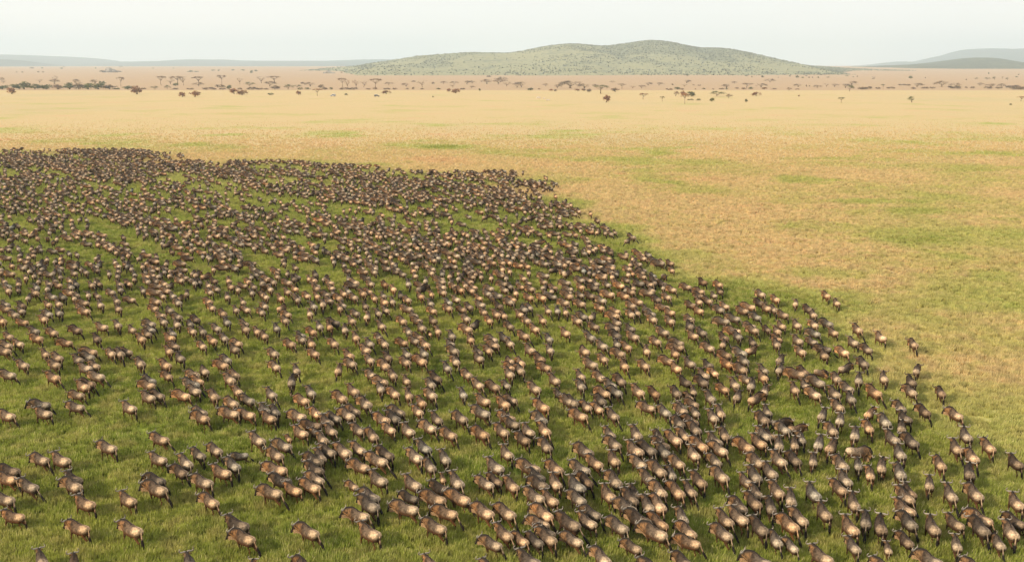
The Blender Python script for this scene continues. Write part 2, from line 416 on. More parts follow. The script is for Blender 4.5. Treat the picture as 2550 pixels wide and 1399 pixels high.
HERD_F = """30 50 70 80 g;60 20 130 40 t;120 40 190 70 g;90 100 165 150 t;10 150 95 195 t;170 190 285 240 t;220 50 360 70 t;310 100 420 130 t;240 130 350 170 g;370 200 430 250 g;455 170 530 210 t;330 10 390 40 d
540 20 590 50 t;540 100 620 120 t;540 160 640 220 t;670 50 760 70 t;690 90 775 120 t;640 170 720 190 g;800 150 900 180 t;860 130 930 160 g;890 50 1025 80 t;1070 50 1175 90 g;1220 50 1310 100 t
1315 100 1380 140 t;1480 50 1520 100 g;760 190 850 240 t;660 220 760 260 g;910 190 1000 220 t;1000 150 1090 190 t;1050 130 1150 160 t;1150 190 1185 230 t;1215 170 1280 200 g;1195 230 1310 270 t
1315 220 1365 270 g;1030 260 1110 310 g;1390 160 1450 200 d;1430 200 1545 250 t;1700 110 1590 130 d;1565 170 1670 220 t;1670 240 1760 290 g;1680 310 1790 350 t;1745 40 1880 60 g;1765 90 1885 120 t
1780 140 1885 170 t;1890 70 2000 110 t;1955 110 2070 150 t;1915 210 2010 230 t;1845 230 1940 270 g;1830 290 1950 340 t;1960 300 2085 330 t;2050 280 2140 310 d;2125 180 2260 230 t;2085 90 2190 120 t
2040 40 2150 60 t;2240 100 2360 130 t;2370 60 2490 80 g;2390 110 2500 140 g;2310 170 2440 190 g;2140 270 2260 290 g;2310 260 2470 310 d;2440 240 2550 270 g;2190 320 2290 360 t;2320 350 2420 400 t
2390 350 2490 410 t;2270 400 2335 460 t;2450 460 2550 510 g;2020 390 2120 440 t;2230 450 2110 500 d;2005 500 2135 540 t;2070 590 2150 640 t;1895 560 1960 610 g;1860 640 1950 670 g;1885 710 2000 760 g
1930 800 2005 880 t;1825 860 1930 930 g;2110 710 2250 770 d;2120 770 2260 840 t;2260 600 2390 640 g;2380 590 2500 620 d;2440 620 2560 690 t;2280 660 2395 700 t;2240 690 2340 760 t;2470 800 2560 830 t
2440 920 2550 1000 t;2430 1030 2500 1070 g;2490 870 2570 920 t;2015 930 2140 1000 t;2095 1020 2270 1110 t;2270 1060 2400 1110 g;2000 1110 2075 1190 g;2110 1190 2340 1260 t;2370 1220 2500 1290 t
2450 1190 2560 1220 g;1655 1010 1780 1110 t;1700 980 1825 1040 d;1650 1130 1785 1210 t;1565 1190 1680 1280 t;1470 1130 1530 1210 g;1290 1110 1415 1190 t;1180 1060 1255 1140 g;1145 1020 1290 1060 t
1070 940 1180 1000 t;1440 990 1505 1030 t;1300 930 1385 1010 t;1210 850 1310 920 t;1250 770 1330 820 d;1400 810 1535 880 g;1430 740 1520 780 g;1565 820 1665 860 t;1580 720 1710 790 t;1360 620 1510 660 t
1490 610 1610 640 g;1510 570 1670 620 t;1610 650 1705 690 t;1470 520 1530 560 t;1380 410 1495 470 t;1500 370 1590 400 g;1520 420 1640 450 t;1570 480 1680 540 g;1680 410 1790 450 t;1760 500 1820 560 t
1700 500 1730 550 c;1400 310 1550 330 t;1170 460 1285 520 t;1065 640 1150 680 g;1170 570 1250 630 g;1215 630 1300 690 t;1000 690 1140 760 t;1040 780 1180 860 t;945 580 1005 630 t;850 760 950 800 t
840 830 1000 890 t;710 630 805 690 t;840 880 790 960 t;850 490 890 560 t;880 410 985 460 t;1130 360 1070 430 t;920 340 1020 370 g;1165 340 1230 380 t;1215 310 1320 350 t;680 450 815 470 d;690 470 740 520 t
580 470 650 520 g;490 520 590 560 t;370 560 470 580 g;370 590 500 640 g;240 640 400 690 t;500 640 565 690 t;490 730 625 780 t;0 540 130 620 t;150 480 225 530 g;220 400 330 460 t;230 350 350 390 t
330 280 180 330 t;510 270 600 320 g;500 330 545 400 t;650 250 660 310 t;810 260 880 300 g;800 290 835 320 t;10 330 75 370 g;30 260 115 310 t;75 720 240 800 t;110 850 240 920 t;350 880 420 960 g
350 1000 340 1090 g;70 1130 190 1190 g;470 1100 580 1180 g;345 1190 530 1250 t;750 1160 900 1240 t;845 1090 1035 1170 t;1000 1220 1135 1290 t"""
HERD_G = """10 80 100 90 t;110 110 200 130 g;75 190 200 220 t;210 190 320 220 t;300 180 420 190 g;440 150 570 150 g;475 180 590 220 t;425 240 555 270 t;590 250 715 290 t;0 140 30 170 t;230 30 340 60 t;320 90 440 120 t
480 100 580 110 t;600 80 710 120 t;700 80 870 130 d;435 50 560 60 g;600 20 700 40 g;650 20 800 40 t;690 180 800 200 d;790 220 920 250 t;840 170 1000 190 t;880 60 960 90 g;970 70 1110 100 t;1010 170 1160 210 t
770 280 910 320 t;940 320 1050 340 t;900 370 1050 400 t;940 430 1070 470 g;1090 130 1210 160 t;1150 60 1300 80 d;1260 60 1400 90 g;1215 150 1400 170 t;1300 110 1410 150 t;1140 230 1290 260 t;1090 270 1220 310 g
1250 310 1350 340 g;1110 340 1200 400 t;1180 330 1250 380 t;1345 200 1480 250 d;1450 180 1570 220 t;1480 100 1640 150 t;1390 290 1540 300 t;1440 330 1620 370 t;1290 350 1400 380 g;1300 390 1435 450 t
1470 410 1610 470 t;1320 20 1430 40 d;1400 50 1530 80 d;1620 80 1780 110 t;1800 40 1920 70 d;1965 60 2075 90 t;1970 110 2095 160 d;1760 130 1900 160 g;1750 170 1890 200 d;1910 150 2035 200 g;1850 220 1980 260 g
1790 230 1860 260 t;1670 260 1815 290 g;1740 310 1900 360 t;2000 260 2160 310 t;1960 300 2100 350 g;2160 320 2340 350 t;2220 290 2400 310 t;2370 150 2510 200 t;2350 240 2500 280 d;2450 290 2560 330 t
2330 370 2460 420 g;2060 400 2260 430 g;1940 430 2155 450 t;2240 460 2420 500 g;2060 520 2260 550 t;2280 500 2440 550 t;2490 490 2560 520 d;2020 580 2120 620 d;2170 570 2250 610 d;2330 620 2390 660 d
2100 630 2060 690 t;2450 710 2290 740 t;1670 390 1800 440 g;1690 470 1780 520 d;1770 520 1930 580 g;1690 560 1830 600 t;1385 530 1545 570 g;1330 610 1465 660 t;1500 680 1690 700 t;1540 630 1680 660 g
1535 720 1640 790 t;1840 670 2000 730 t;1990 740 2175 800 d;2130 720 2330 780 g;2200 790 2340 860 g;2040 840 2180 890 t;2150 880 2310 950 t;1850 840 1970 880 d;1900 890 2045 980 t;1650 820 1805 880 g
1410 800 1610 850 t;1530 870 1660 930 t;1590 1000 1770 1060 d;1790 940 1940 1010 g;1800 1010 1920 1080 d;1220 840 1350 910 t;1270 690 1350 770 t;1090 570 1250 620 t;960 560 1050 600 d;1060 480 1220 530 g
900 500 1040 530 g;700 460 870 510 g;610 370 740 420 g;830 370 740 420 t;540 410 690 460 t;480 320 535 370 t;400 300 455 370 g;280 300 380 360 t;110 280 185 330 g;40 300 140 350 g;0 350 90 380 t;60 400 180 460 t
210 390 340 460 t;130 490 260 540 t;0 560 170 610 t;280 570 400 650 g;430 530 565 580 t;290 670 410 770 g;70 700 220 760 t;190 790 300 840 d;200 860 390 920 t;0 820 75 870 t;0 900 60 950 t;300 980 475 1060 t
380 1120 490 1160 g;430 1180 615 1270 g;120 1070 265 1140 t;800 1190 900 1250 d;620 1040 695 1110 g;580 930 720 1020 g;650 840 845 900 t;615 700 765 780 t;790 960 900 1020 g;870 1030 1025 1110 g
910 1110 1075 1170 g;770 1100 980 1190 t;1000 1000 1095 1070 d;1155 1110 1280 1170 t;1320 1110 1440 1180 d;1025 830 1145 920 t;815 770 940 840 t;950 730 1115 790 t;1040 660 1170 720 t;985 640 1050 680 g
780 650 945 720 t;700 570 820 620 g;690 540 750 570 g;1560 1110 1645 1180 d;1760 1090 1790 1140 g;1680 1150 1750 1200 t;1720 1220 1815 1250 g;1880 1150 1995 1240 g;2000 1070 2125 1120 g;2120 1020 2235 1100 g
2230 980 2350 1020 t;2380 1040 2340 1120 g;2250 1150 2200 1210 g;2500 1080 2480 1170 g;2470 1190 2340 1230 t;2390 870 2535 950 t;2400 950 2520 1030 t"""
HERD_H = """20 200 130 240 t;0 300 100 350 g;75 360 210 390 t;305 230 270 290 t;340 300 460 340 d;415 350 490 400 g;520 160 640 210 t;620 220 745 290 t;210 440 360 520 t;420 450 500 500 t;505 440 660 480 g;570 520 715 570 t
70 460 190 510 t;0 490 140 570 t;375 540 530 580 g;380 620 490 650 g;225 610 355 660 g;35 590 145 640 t;50 630 130 700 g;245 700 400 770 t;440 700 640 720 d;510 740 605 810 t;650 700 840 790 t;760 620 920 680 t
920 680 1050 750 g;805 490 970 570 t;1045 580 1180 630 t;1390 630 1500 700 t;190 780 90 850 g;880 820 1010 900 d;860 890 720 910 g;625 960 490 910 x;160 890 110 940 g;150 950 380 980 t;300 910 400 960 d
1490 890 1480 950 g;1110 950 1195 1060 t;910 990 910 1060 g;1360 1000 1475 1080 d;1340 1090 1490 1180 t;1660 1080 1780 1200 d;700 1060 870 1140 g;640 970 720 1040 g;400 1020 565 1080 g;320 1040 410 1090 g
360 1110 550 1210 t;230 1080 300 1140 t;600 1130 710 1190 g;770 1160 870 1240 g;955 1110 1140 1190 t"""
# how full the far herd is: rows of the photograph by 80-pixel columns
DENSITY = [(371, 400, "999862"), (400, 425, "8797685999952"), (425, 450, "67788478888876651"), (450, 475, "554466676777888883"), (475, 500, "564355865678887751"),
           (500, 530, "5546647453656888650"), (530, 560, "3456567555655665762"), (560, 600, "54456777745766778993"), (600, 640, "244656787667789999962"), (640, 690, "5565676665565688888851"), (690, 745, "22232322233334455544311")]
HERD_EDGE = [(-600, 368), (0, 371), (150, 375), (300, 380), (425, 386), (500, 398), (640, 405), (750, 411), (800, 418), (900, 421), (1000, 426), (1080, 428), (1180, 431), (1280, 437), (1330, 446), (1388, 458),
             (1372, 480), (1402, 497), (1380, 505), (1448, 510), (1472, 552), (1520, 574), (1560, 602), (1612, 632), (1640, 668), (1710, 690), (1800, 700), (2000, 735), (2090, 740), (2180, 830), (2290, 860), (2300, 950), (2400, 1040), (2560, 1150), (2700, 1500), (-600, 1500)]

def read_herd(txt, x0, y0):
    out = []
    for ln in txt.split('\n'):
        for it in ln.split(';'):
            a = it.split()
            if len(a) == 5:
                k = 3.984375
                out.append((x0 + int(a[0]) / k, y0 + int(a[1]) / k, x0 + int(a[2]) / k, y0 + int(a[3]) / k, a[4]))
    return out
NEAR = read_herd(HERD_A, 0, 1000) + read_herd(HERD_B, 640, 1000) + read_herd(HERD_C, 1280, 1000) + read_herd(HERD_D, 1910, 1000)
MID = read_herd(HERD_E, 0, 690) + read_herd(HERD_F, 640, 690) + read_herd(HERD_G, 1280, 690) + read_herd(HERD_H, 1910, 690)

# trees and bushes: middle x, top, base, width in the enlarged views (x0, 90); kind: u umbrella crown, t tall flat crown, s sparse, b round bush, h low shrub; colour b brown, g green, r reddish
TREES_A = """20 400 460 60 ub;35 440 470 80 sb;395 430 470 90 sb;545 395 480 70 sb;540 435 475 130 ub;745 420 470 95 ub;780 440 530 100 sb;945 425 475 110 ub;1020 440 480 70 hg;1200 410 500 75 tb
30 490 530 80 bg;130 480 530 130 bg;240 455 530 110 bg;350 475 530 120 bg;465 480 530 100 bg;570 478 530 90 bb;690 462 530 110 bg;780 470 530 100 bb;880 465 530 100 bg;980 468 530 110 bg;1090 485 530 110 bb;1150 510 530 70 hg
115 510 575 75 br;1270 495 530 90 bg;1360 495 578 95 br;1425 510 530 50 hb;1535 490 530 100 ug;1660 480 530 75 ug;1745 465 495 50 bg;1600 400 490 90 tb;1760 400 490 130 tb;1690 430 480 100 sb;1820 405 490 80 sb
1970 405 490 130 tb;1970 460 500 120 ub;2200 390 480 90 tb;2380 415 480 80 sb;2180 480 510 110 hb;2275 485 530 45 bg;1740 520 532 80 hb;1890 515 532 80 hb;2080 515 532 130 hb;2210 515 532 80 hb;2380 510 532 60 hb
1810 555 605 70 br;1935 545 605 85 br;2325 520 575 70 br;2405 535 585 95 br;2480 475 500 130 ug;2500 505 532 100 hb;640 298 312 30 ug;610 313 328 30 bg;320 310 325 40 bb;420 313 325 25 bg;1195 295 315 50 ug;950 313 325 15 bg
220 352 365 18 bb;380 348 363 20 bb;428 352 364 20 bb;165 353 364 15 bb;1520 315 325 15 bg;1720 315 325 14 bg;2115 335 345 40 bg;2170 335 347 25 bg;2310 332 345 30 bg;2410 332 345 40 bg;2495 340 370 30 bg;2540 335 355 30 bg;1890 342 360 60 bg;1950 346 360 50 hg;1020 340 361 60 bb;1165 345 361 70 bb"""
TREES_B = """170 400 470 150 tb;45 400 470 100 sb;130 455 500 150 ub;180 490 530 80 bb;310 470 530 130 ug;400 492 515 90 ug;530 450 500 110 ub;450 455 475 50 hb;635 480 515 55 bb;30 510 532 90 hb;90 515 532 50 hb;430 510 532 60 hg
500 510 530 60 hg;670 508 532 60 bb;735 508 532 30 bg;845 420 510 90 tb;900 430 520 80 sr;985 435 520 80 sr;870 510 532 110 hb;960 510 532 100 hb;1065 445 510 100 sb;1180 425 525 130 tb;1310 450 490 90 ub;1480 460 500 95 ub
1640 445 505 130 sb;1555 440 455 50 hb;1745 455 478 35 bb;1850 445 475 80 ub;1955 458 480 90 ub;1940 485 510 90 sb;2085 455 480 105 ub;2135 440 470 80 ub;2130 490 520 70 ub;2280 428 475 140 ub;2430 398 445 115 ub
2480 455 500 130 sb;2300 390 410 50 hb;2400 450 480 180 ub;1100 518 532 60 hb;1170 508 532 40 bb;1290 510 532 70 hb;1370 510 532 50 hb;1490 515 530 40 hb;1550 505 530 25 bb;1640 515 532 40 hb;1800 515 530 40 bg;2040 515 532 60 hb
135 562 585 65 hg;410 545 585 55 br;600 525 595 95 tr;885 568 588 35 hg;1285 540 575 75 br;1905 520 555 40 br;1975 520 568 80 br;2210 520 545 20 bg;1745 590 610 14 hg;840 355 367 18 bb;920 348 360 16 bg;970 352 364 20 bg;1050 354 366 24 bg;1090 362 376 14 bb;1130 348 362 20 bg;1195 348 362 16 bg;1230 355 368 20 bb"""
TREES_C = """70 455 510 160 ub;30 480 515 90 sb;310 465 500 80 ub;430 485 520 110 ub;500 450 480 90 ub;560 490 520 230 ub;700 490 520 140 ub;650 450 490 80 sb;800 478 505 80 ub;860 490 572 190 tg;165 515 540 60 bg;250 518 532 25 bb
370 525 545 40 br;410 528 550 30 bb;630 525 545 50 br;690 522 545 40 br;745 525 558 50 bb;1005 515 555 65 bb;915 585 660 60 br;975 448 465 60 ub;1070 475 525 90 tb;1180 492 520 80 sb;1265 485 520 95 ub;1330 465 490 90 ub
1440 470 492 90 ub;1715 445 468 95 ub;1690 478 505 80 sb;1780 480 490 30 hb;1835 480 495 40 hb;1570 473 490 20 bb;1280 570 630 100 tr;1470 600 650 60 tg;1605 540 598 85 ur;1680 545 600 45 br;1760 548 600 75 bg;1695 570 675 85 tr
1750 620 637 70 hg;1830 620 640 50 hg;2020 548 600 160 ug;2130 565 620 90 ur;1965 612 650 45 bg;2305 622 658 25 bg;2405 555 595 90 br;1620 505 530 55 bg;1668 518 535 35 bb;1540 525 535 80 hb;1880 515 530 30 bg;1975 520 532 25 hb
1800 520 532 20 hb;2110 482 515 110 ub;2185 452 475 75 ub;2310 478 515 130 tb;2350 505 530 45 bg;2280 510 530 50 bb;2110 515 532 20 bg;2450 487 510 120 ub;2485 508 528 50 br;2210 508 525 35 bb;2060 515 530 60 hb;2540 440 462 110 ub
2165 380 395 35 ug;2300 385 402 25 bg;2360 398 413 15 bb;2430 380 395 50 ug;2465 390 415 25 bg;1710 375 400 35 bg;1810 370 390 40 ug;170 373 387 12 bb;930 373 382 30 ug;1360 378 395 10 bg;1265 375 392 20 bg;1300 368 385 22 bg"""
TREES_D = """220 503 545 70 ub;310 478 505 90 ub;390 482 505 15 bb;420 488 503 15 bb;500 480 518 85 ub;590 470 505 70 sb;670 475 505 90 ub;840 453 485 110 ub;780 470 515 120 ub;820 478 550 85 ug;1150 480 530 42 tg;930 503 530 70 hb;975 500 530 80 hb
1020 498 525 40 bb;1230 500 522 80 hb;1100 505 525 60 hb;1340 475 490 80 hb;1490 465 510 125 ub;1450 505 528 45 bb;1400 475 495 50 bb;1735 460 505 180 ub;1870 465 505 115 ub;1860 505 522 150 hb;1570 503 522 80 hb;1640 500 522 60 hb
2040 500 520 50 hb;2115 463 495 95 ub;2220 470 515 130 ub;2330 463 515 100 ub;2190 505 522 100 hb;2300 500 522 80 hb;2450 492 515 150 hb;2520 495 525 90 hb;2480 522 532 150 hb;1975 500 518 30 hb;70 518 530 60 hb;300 518 532 40 hb
735 608 665 80 tg;1435 585 660 95 ug;2520 600 650 80 tr;2415 665 685 30 hg;315 582 600 20 hr;795 345 358 40 ug;790 383 405 40 ug;300 390 418 30 bg;355 405 420 25 bg;390 387 405 35 ug;415 403 420 18 bb;450 402 420 14 bb;505 402 420 20 bg
605 400 420 50 ug;225 390 405 20 bg;110 405 418 12 bb;858 398 415 25 ug;895 392 410 10 bb;1060 400 425 50 sb;1425 395 425 35 bg;1055 415 428 25 hb;1570 405 425 8 bb;1975 425 440 14 bb;2070 410 430 45 ug;2185 410 435 70 ug;2255 398 440 45 ug
2335 400 430 30 sb;2385 410 440 40 ug;2200 360 380 12 bg;2495 375 390 15 bb;2475 398 410 30 hg"""
def read_trees(txt, x0):
    out = []
    for ln in txt.split('\n'):
        for it in ln.split(';'):
            a = it.split()
            if len(a) == 5:
                k = 3.984375
                out.append((x0 + int(a[0]) / k, 90 + int(a[1]) / k, 90 + int(a[2]) / k, int(a[3]) / k, a[4][0], a[4][1]))
    return out
TREES = read_trees(TREES_A, 0) + read_trees(TREES_B, 640) + read_trees(TREES_C, 1280) + read_trees(TREES_D, 1910)
# bright green patches of grass in the dry plain: centre and half sizes in photograph pixels, strength
PATCHES = [(1640, 375, 110, 9, .8), (2080, 397, 120, 7, .8), (2000, 448, 85, 9, .8), (1640, 455, 60, 7, .85), (1680, 438, 150, 20, .5), (1540, 522, 90, 12, .6), (2180, 502, 110, 7, .8), (1960, 568, 70, 12, .8), (2290, 603, 95, 14, .7),
           (2380, 642, 70, 14, .75), (2070, 682, 130, 18, .75), (2480, 690, 70, 12, .7), (1110, 369, 50, 6, .85), (860, 336, 50, 6, .75), (800, 376, 70, 6, .6), (950, 411, 130, 7, .6), (2510, 387, 50, 8, .8), (2480, 308, 55, 4, .8),
           (1490, 291, 60, 5, .6), (2400, 775, 140, 22, .5), (1700, 632, 120, 16, .5), (2530, 550, 60, 7, .7), (2460, 420, 70, 7, .5), (1320, 398, 120, 12, .5), (310, 336, 80, 5, .65), (250, 357, 80, 5, .7), (480, 360, 70, 5, .7), (1250, 420, 140, 8, .4),
           (2160, 470, 50, 5, .6), (2250, 528, 60, 4, .7), (2100, 560, 50, 8, .5), (1500, 450, 100, 10, .35), (1780, 560, 100, 14, .35), (2200, 640, 80, 8, .4), (540, 335, 60, 4, .6), (1400, 325, 60, 4, .5)]
# ------------------------------------------------------------------ how green the grass is
EDGE_W = np.array([ground_at(px, py) for px, py in HERD_EDGE])

def herd_distance(x, y):
    """signed distance to the herd outline, positive inside, as a share of the viewing distance"""
    x = np.asarray(x, float); y = np.asarray(y, float)
    d = np.full(x.shape, 1e18); inside = np.zeros(x.shape, bool)
    n = len(EDGE_W)
    for i in range(n):
        ax, ay = EDGE_W[i]; bx, by = EDGE_W[(i + 1) % n]
        ex, ey = bx - ax, by - ay
        t = np.clip(((x - ax) * ex + (y - ay) * ey) / (ex * ex + ey * ey + 1e-9), 0, 1)
        d = np.minimum(d, np.hypot(x - ax - t * ex, y - ay - t * ey))
        cond = ((ay > y) != (by > y))
        xc = ax + (y - ay) / np.where(abs(by - ay) < 1e-9, 1e-9, by - ay) * (bx - ax)
        inside ^= cond & (x < xc)
    return np.where(inside, d, -d)

PW = []
for px, py, rx, ry, s in PATCHES:
    cx, cy = ground_at(px, py)
    x1, _ = ground_at(px + rx, py)
    _, y1 = ground_at(px, py - ry)
    PW.append((cx, cy, abs(x1 - cx), max(4.0, abs(y1 - cy)), s))

def greenness(x, y):
    x = np.asarray(x, float); y = np.asarray(y, float)
    sd = herd_distance(x, y)
    w = 5 + 0.055 * np.abs(y)
    wob = (fbm(x / 22 + 50, y / 22 + 50) - 0.5) * 2.2
    g = smooth(-1.1, 1.5, sd / w + wob)
    far_in = smooth(120, 330, y)
    g = g * (1.0 - 0.42 * far_in)
    # the plain on the right greens slowly towards the viewer
    g = np.maximum(g, np.interp(y, [60, 71, 88, 116, 169, 260, 500, 900, 1200], [.71, .61, .43, .34, .29, .27, .21, .12, .05]))
    for cx, cy, rx, ry, s in PW:
        near = (np.abs(x - cx) < rx * 2) & (np.abs(y - cy) < ry * 2.2)
        if not near.any(): continue
        dd = np.hypot((x[near] - cx) / rx, (y[near] - cy) / ry) + (fbm(x[near] / 7 + 9, y[near] / 9) - 0.5) * 2.4
        gg = g[near]
        g[near] = np.maximum(gg, gg + (s * 0.50 - gg * 0.5) * (1 - smooth(0.30, 1.25, dd)))
    return np.clip(g, 0, 1)

# ------------------------------------------------------------------ ground
def build_ground():
    ys = np.concatenate([[-1500, -600, -200, -60, 0, 25, 45], np.geomspace(55, 19000, 340)])
    us = np.linspace(-1.12, 1.12, 261)
    Yg, Ug = np.meshgrid(ys, us, indexing='ij')
    Xg = Ug * np.maximum(np.abs(Yg) + 160, 160)
    Xg[:7] = (us * 1400)[None, :] * np.array([1.0, .6, .35, .25, .2, .18, .17])[:, None]
    Zg = terrain(Yg)
    # only gentle swells, far from the animals
    Zg = Zg + (fbm(Xg / 260, Yg / 260) - 0.5) * 3.0 * smooth(1400, 2600, Yg)
    V = np.stack([Xg, Yg, Zg], -1).reshape(-1, 3)
    ny, nx = Yg.shape
    i = np.arange(ny - 1)[:, None] * nx + np.arange(nx - 1)[None, :]
    i = i.ravel()
    T = np.concatenate([np.stack([i, i + 1, i + nx + 1], 1), np.stack([i, i + nx + 1, i + nx], 1)])
    me = tri_mesh('savanna_ground', V, T, M_GROUND)
    add_float(me, 'green', greenness(V[:, 0], V[:, 1]))
    tag(link(bpy.data.objects.new('savanna_ground', me)), kind='structure')
build_ground()

# ------------------------------------------------------------------ hills
def hill_wood_shade(x, y, v, qx):
    up = smooth(.30, .62, v) * smooth(1420, 1580, qx) * smooth(2020, 1820, qx) * smooth(.28, .52, fbm(np.asarray(x) / 260 + 9, np.asarray(y) / 200))
    fold_shade = smooth(.16, .05, np.abs(fbm(np.asarray(x) / 240 + 31, np.asarray(y) / 900 + 5, 3) - .5) * 2) * smooth(.12, .3, v) * .7  # gully folds: slope shade painted in as darker cover
    return np.clip(up + fold_shade + smooth(.80, .95, v) * smooth(1240, 1340, qx) * smooth(1980, 1860, qx), 0, 1)

def hill(name, prof, D, foot, back, mat, rough, lumps, seed):
    px = np.array([p[0] for p in prof], float); py = np.array([p[1] for p in prof], float)
    xs_px = np.linspace(px[0], px[-1], 260)
    # smooth profile
    yy = np.interp(xs_px, px, py)
    k = np.hanning(9); k /= k.sum()
    yy = np.convolve(np.pad(yy, 4, mode='edge'), k, mode='valid')
    X = []; Hh = []
    for a, b in zip(xs_px, yy):
        sx, sz = ray(a, b)
        X.append(sx * D); Hh.append(CAM_H + sz * D)
    X = np.array(X); Hh = np.array(Hh)
    vs = np.concatenate([np.linspace(0, 1, 64), np.linspace(1.03, 1.6, 12)])
    rows = []
    for v in vs:
        if v <= 1:
            y = D - (D - foot) * (1 - v) * np.clip((Hh - 4) / max(20.0, Hh.max()) * 2.6, .32, 1)
            s = 0.25 * v + 0.75 * v * v * (3 - 2 * v)
            s = s ** 0.95
        else:
            y = D + (back - D) * (v - 1) / 0.6
            s = 1 - smooth(1, 1.6, v)
        base = terrain(y) - 1.5
        y = np.broadcast_to(np.asarray(y, float), X.shape)
        xw = X * (y / D) ** 0.35
        z = base + (Hh - base) * s
        amp = np.clip(Hh - base, 0, None) * rough * math.sin(min(1.0, v) * math.pi) ** 0.7 if 0 < v < 1 else 0
        nz = fbm(xw / lumps + seed, y / (lumps * 1.6) + seed) - 0.5
        spur = np.abs(fbm(xw / (lumps * 1.7) + seed * 2, y / (lumps * 5) + 3) - 0.5) * 1.6 - 0.25
        z = z + amp * (nz * 1.3 - spur * 1.1)
        rows.append(np.stack([xw, y, z], 1))
    V = np.concatenate(rows)
    ny, nx = len(vs), len(X)
    i = (np.arange(ny - 1)[:, None] * nx + np.arange(nx - 1)[None, :]).ravel()
    T = np.concatenate([np.stack([i, i + 1, i + nx + 1], 1), np.stack([i, i + nx + 1, i + nx], 1)])
    me = tri_mesh(name, V, T, mat)
    if seed == 3.0:
        qx, qy = project(V[:, 0], V[:, 1], V[:, 2])
        vv = np.repeat(vs, nx)
        add_float(me, 'wood_fold_shade', hill_wood_shade(V[:, 0], V[:, 1], vv, qx) * .9)  # wood cover plus the painted shade of the folds
    tag(link(bpy.data.objects.new(name, me)), kind='structure')
    return np.array(rows)

M_HILL = hill_material('hill_grass', (0.31, 0.295, 0.165), (0.15, 0.16, 0.105), 0.009, 0.52)
M_HILL_FAR = hill_material('far_hill', (0.07, 0.10, 0.09), (0.04, 0.06, 0.055), 0.0025, 0.50)
M_HILL_DARK = hill_material('wooded_hill', (0.13, 0.135, 0.07), (0.05, 0.06, 0.035), 0.006, 0.44)
MAIN = [(780, 175), (830, 170), (900, 163), (950, 155), (1000, 147), (1050, 139), (1100, 136), (1180, 131), (1270, 133), (1310, 127), (1360, 117), (1410, 111), (1440, 111), (1500, 116), (1550, 110), (1610, 103), (1650, 105),
        (1700, 114), (1730, 120), (1790, 121), (1840, 132), (1890, 145), (1940, 156), (2000, 163), (2060, 168), (2120, 172), (2200, 176)]
hill_rows = hill('hill', MAIN, 4600, 2750, 6500, M_HILL, 0.26, 420, 3.0)
hill('hill', [(-700, 150), (-300, 128), (-200, 132), (0, 136), (100, 139), (200, 143), (250, 147), (290, 154), (350, 153), (430, 152), (460, 148), (570, 149), (600, 151), (650, 152), (820, 152), (900, 149), (960, 148), (1050, 153), (1150, 165)],
     13500, 9500, 16000, M_HILL_FAR, 0.08, 1500, 8.0)
hill('hill', [(-300, 146), (-100, 147), (0, 148), (40, 150), (70, 155), (100, 162), (130, 167)], 9000, 7400, 10500, M_HILL_FAR, 0.1, 900, 5.0)
hill('hill', [(2140, 171), (2161, 169), (2183, 163), (2211, 159), (2241, 153), (2274, 156.5), (2294, 157), (2317, 149), (2347, 140), (2369, 136), (2387, 129), (2402, 124), (2437, 122), (2475, 121), (2520, 122.6), (2550, 121), (2700, 118), (3000, 140), (3200, 166)],
     12500, 9000, 15000, M_HILL_FAR, 0.14, 1000, 12.0)
hill('hill', [(2120, 173), (2146, 171.6), (2186, 167), (2261, 162), (2312, 160), (2349, 156), (2387, 150), (2425, 144), (2457, 144), (2480, 150), (2512, 159), (2550, 164), (2650, 169), (2700, 173)],
     5900, 4600, 7600, M_HILL_DARK, 0.2, 550, 21.0)

